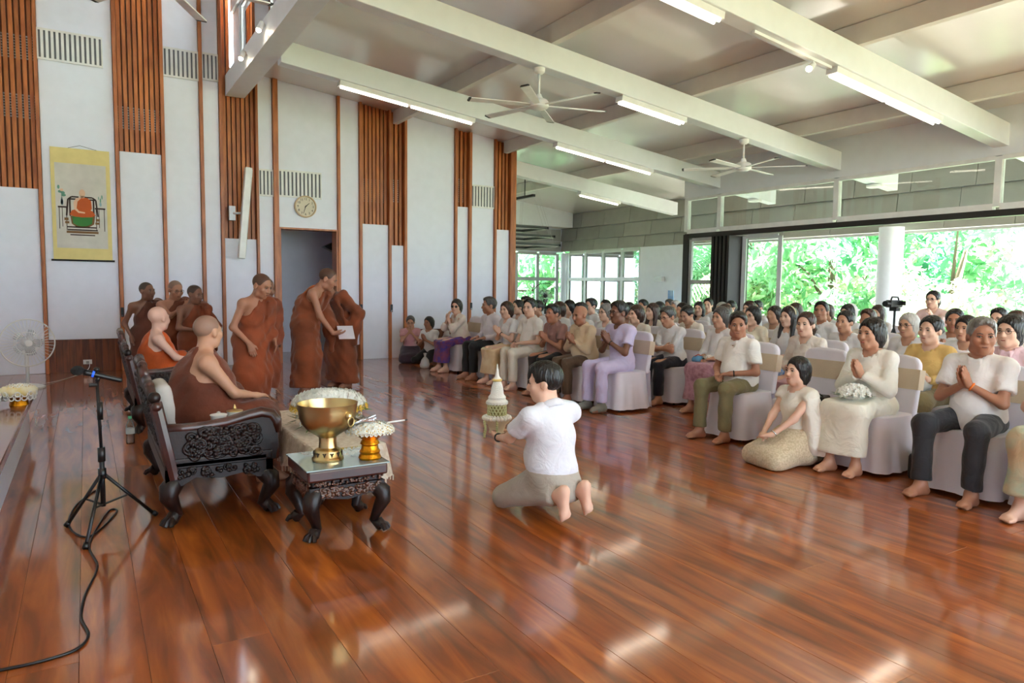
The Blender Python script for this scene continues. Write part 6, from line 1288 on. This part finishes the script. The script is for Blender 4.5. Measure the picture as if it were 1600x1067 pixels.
def az(a, r): return r*math.sin(R(a)), r*math.cos(R(a))
TL = [(48.5, 23, 5.5, 1.9, 2.4, 2600, 1, 'bushy mid green tree just right of the folded doors'), (52, 23, 6.5, 2.6, 3.2, 3600, 0, 'bright green tree between the doors and the column'), (55.5, 20.5, 5.2, 2.0, 2.6, 3000, 1, 'leafy tree immediately left of the column'), (59.5, 22, 6.2, 2.3, 3.1, 3400, 2, 'deep green tree immediately right of the column'), (63, 19.5, 5.0, 2.0, 2.4, 2800, 1, 'mid green tree above the camera woman'), (66, 24, 6.4, 2.6, 3.2, 1300, 3, 'yellowish tree near the right edge of the opening'), (70, 20, 5.5, 2.4, 2.8, 1300, 0, 'bright tree beyond the right edge of the picture'), (57.5, 28, 8.5, 3.6, 4.2, 3600, 0, 'tall pale tree far behind the column'), (50, 29, 8.5, 3.6, 4.2, 2000, 3, 'tall yellow-green tree far behind the palms'), (64.5, 29, 8.5, 3.6, 4.2, 1400, 0, 'tall pale tree far at the right'),
      (33, 29, 6.5, 2.8, 3.2, 2600, 1, 'tree behind the far left window panes'), (37, 28, 6, 2.2, 3, 2400, 0, 'bright tree outside the far corner windows'), (40.5, 27.5, 5.5, 2.0, 2.7, 2200, 1, 'tree outside the teak casements'), (43.5, 25, 6, 2.4, 2.9, 2200, 2, 'deep green tree outside the white far wall'), (46, 24.5, 5.2, 1.8, 2.5, 2000, 2, 'dark green tree behind the glass door leaf')]
for i, (a, r_, h, rx, rz_, n, m, lb) in enumerate(TL): x_, y_ = az(a, r_); tree(lb, x_, y_, h, rx, rz_, n, m, 100+i, size=.24 if r_ < 26 else .34)
SLB = ['low shrub outside the far corner window', 'low shrub outside the teak casements', 'low shrub behind the glass door leaf', 'low shrub left of the palm by the railing', 'low shrub under the palm by the railing', 'low shrub left of the column by the railing', 'low shrub right of the column by the railing', 'low shrub behind the camera woman', 'low shrub near the right edge of the railing']
for i, a in enumerate((36, 40, 45.5, 48.5, 51.5, 55, 58.5, 62, 65.5)):
    r_ = (15.7+(i % 3)*.6)/math.sin(R(a)) if a > 44 else 27; x_, y_ = az(a, r_); tree(SLB[i], x_, y_, 2.3+.3*(i % 2), 1.3, 1.15, 1100, (i*2+1) % 4, 200+i, size=.2, name='garden_shrub', cat='shrub')
def palm(label, x, y, h, L, n, seed, m=0):
    rs = random.Random(seed); t = thing('palm_tree', label, 'palm', (x, y, -.75), 0, 'palms in the garden')
    MB().tube([(0, 0, 0), (.05, .03, h*.5), (.1, .0, h)], [.16, .12, .10], 10).build('trunk', M_bark, t, True)
    for k in range(n):
        a = 2*math.pi*k/n+rs.uniform(-.2, .2); el = rs.uniform(.1, 1.1); mb = MB(); pts = []
        for j in range(9):
            s = j/8; rr_ = L*s*math.cos(el*.7); z = h+L*(math.sin(el)*s-.75*s*s); pts.append(Vector((.1+rr_*math.cos(a), rr_*math.sin(a), z)))
        mb.tube(pts, [.03-.003*j for j in range(9)], 5)
        for j in range(1, 33):
            s = j/33; i0 = min(int(s*8), 7); p = pts[i0].lerp(pts[i0+1], s*8-i0); d = (pts[i0+1]-pts[i0]).normalized(); sd = d.cross(Vector((0, 0, 1))).normalized(); l = L*.28*(1-abs(s-.4)*.9)
            for q in (-1, 1): e = p+(sd*q*.8+d*.5-Vector((0, 0, .35)))*l; wv = d*.022*L*.5; mb.add([p-wv, p+wv, e], [(0, 1, 2)])
        mb.build('frond', LM[m], t)
palm('coconut palm with arching fronds right of the dark folded doors', *az(50.0, 22.0), 2.3, 3.3, 14, 5, 0)
palm('palm seen through the glass door leaf', *az(46.8, 23.5), 2.9, 2.9, 12, 6, 1)
palm('palm outside the far left window', *az(34.5, 29), 3.4, 3.2, 12, 7, 1)
palm('palm outside the far corner windows', *az(38.8, 27.5), 2.6, 2.8, 12, 8, 0)
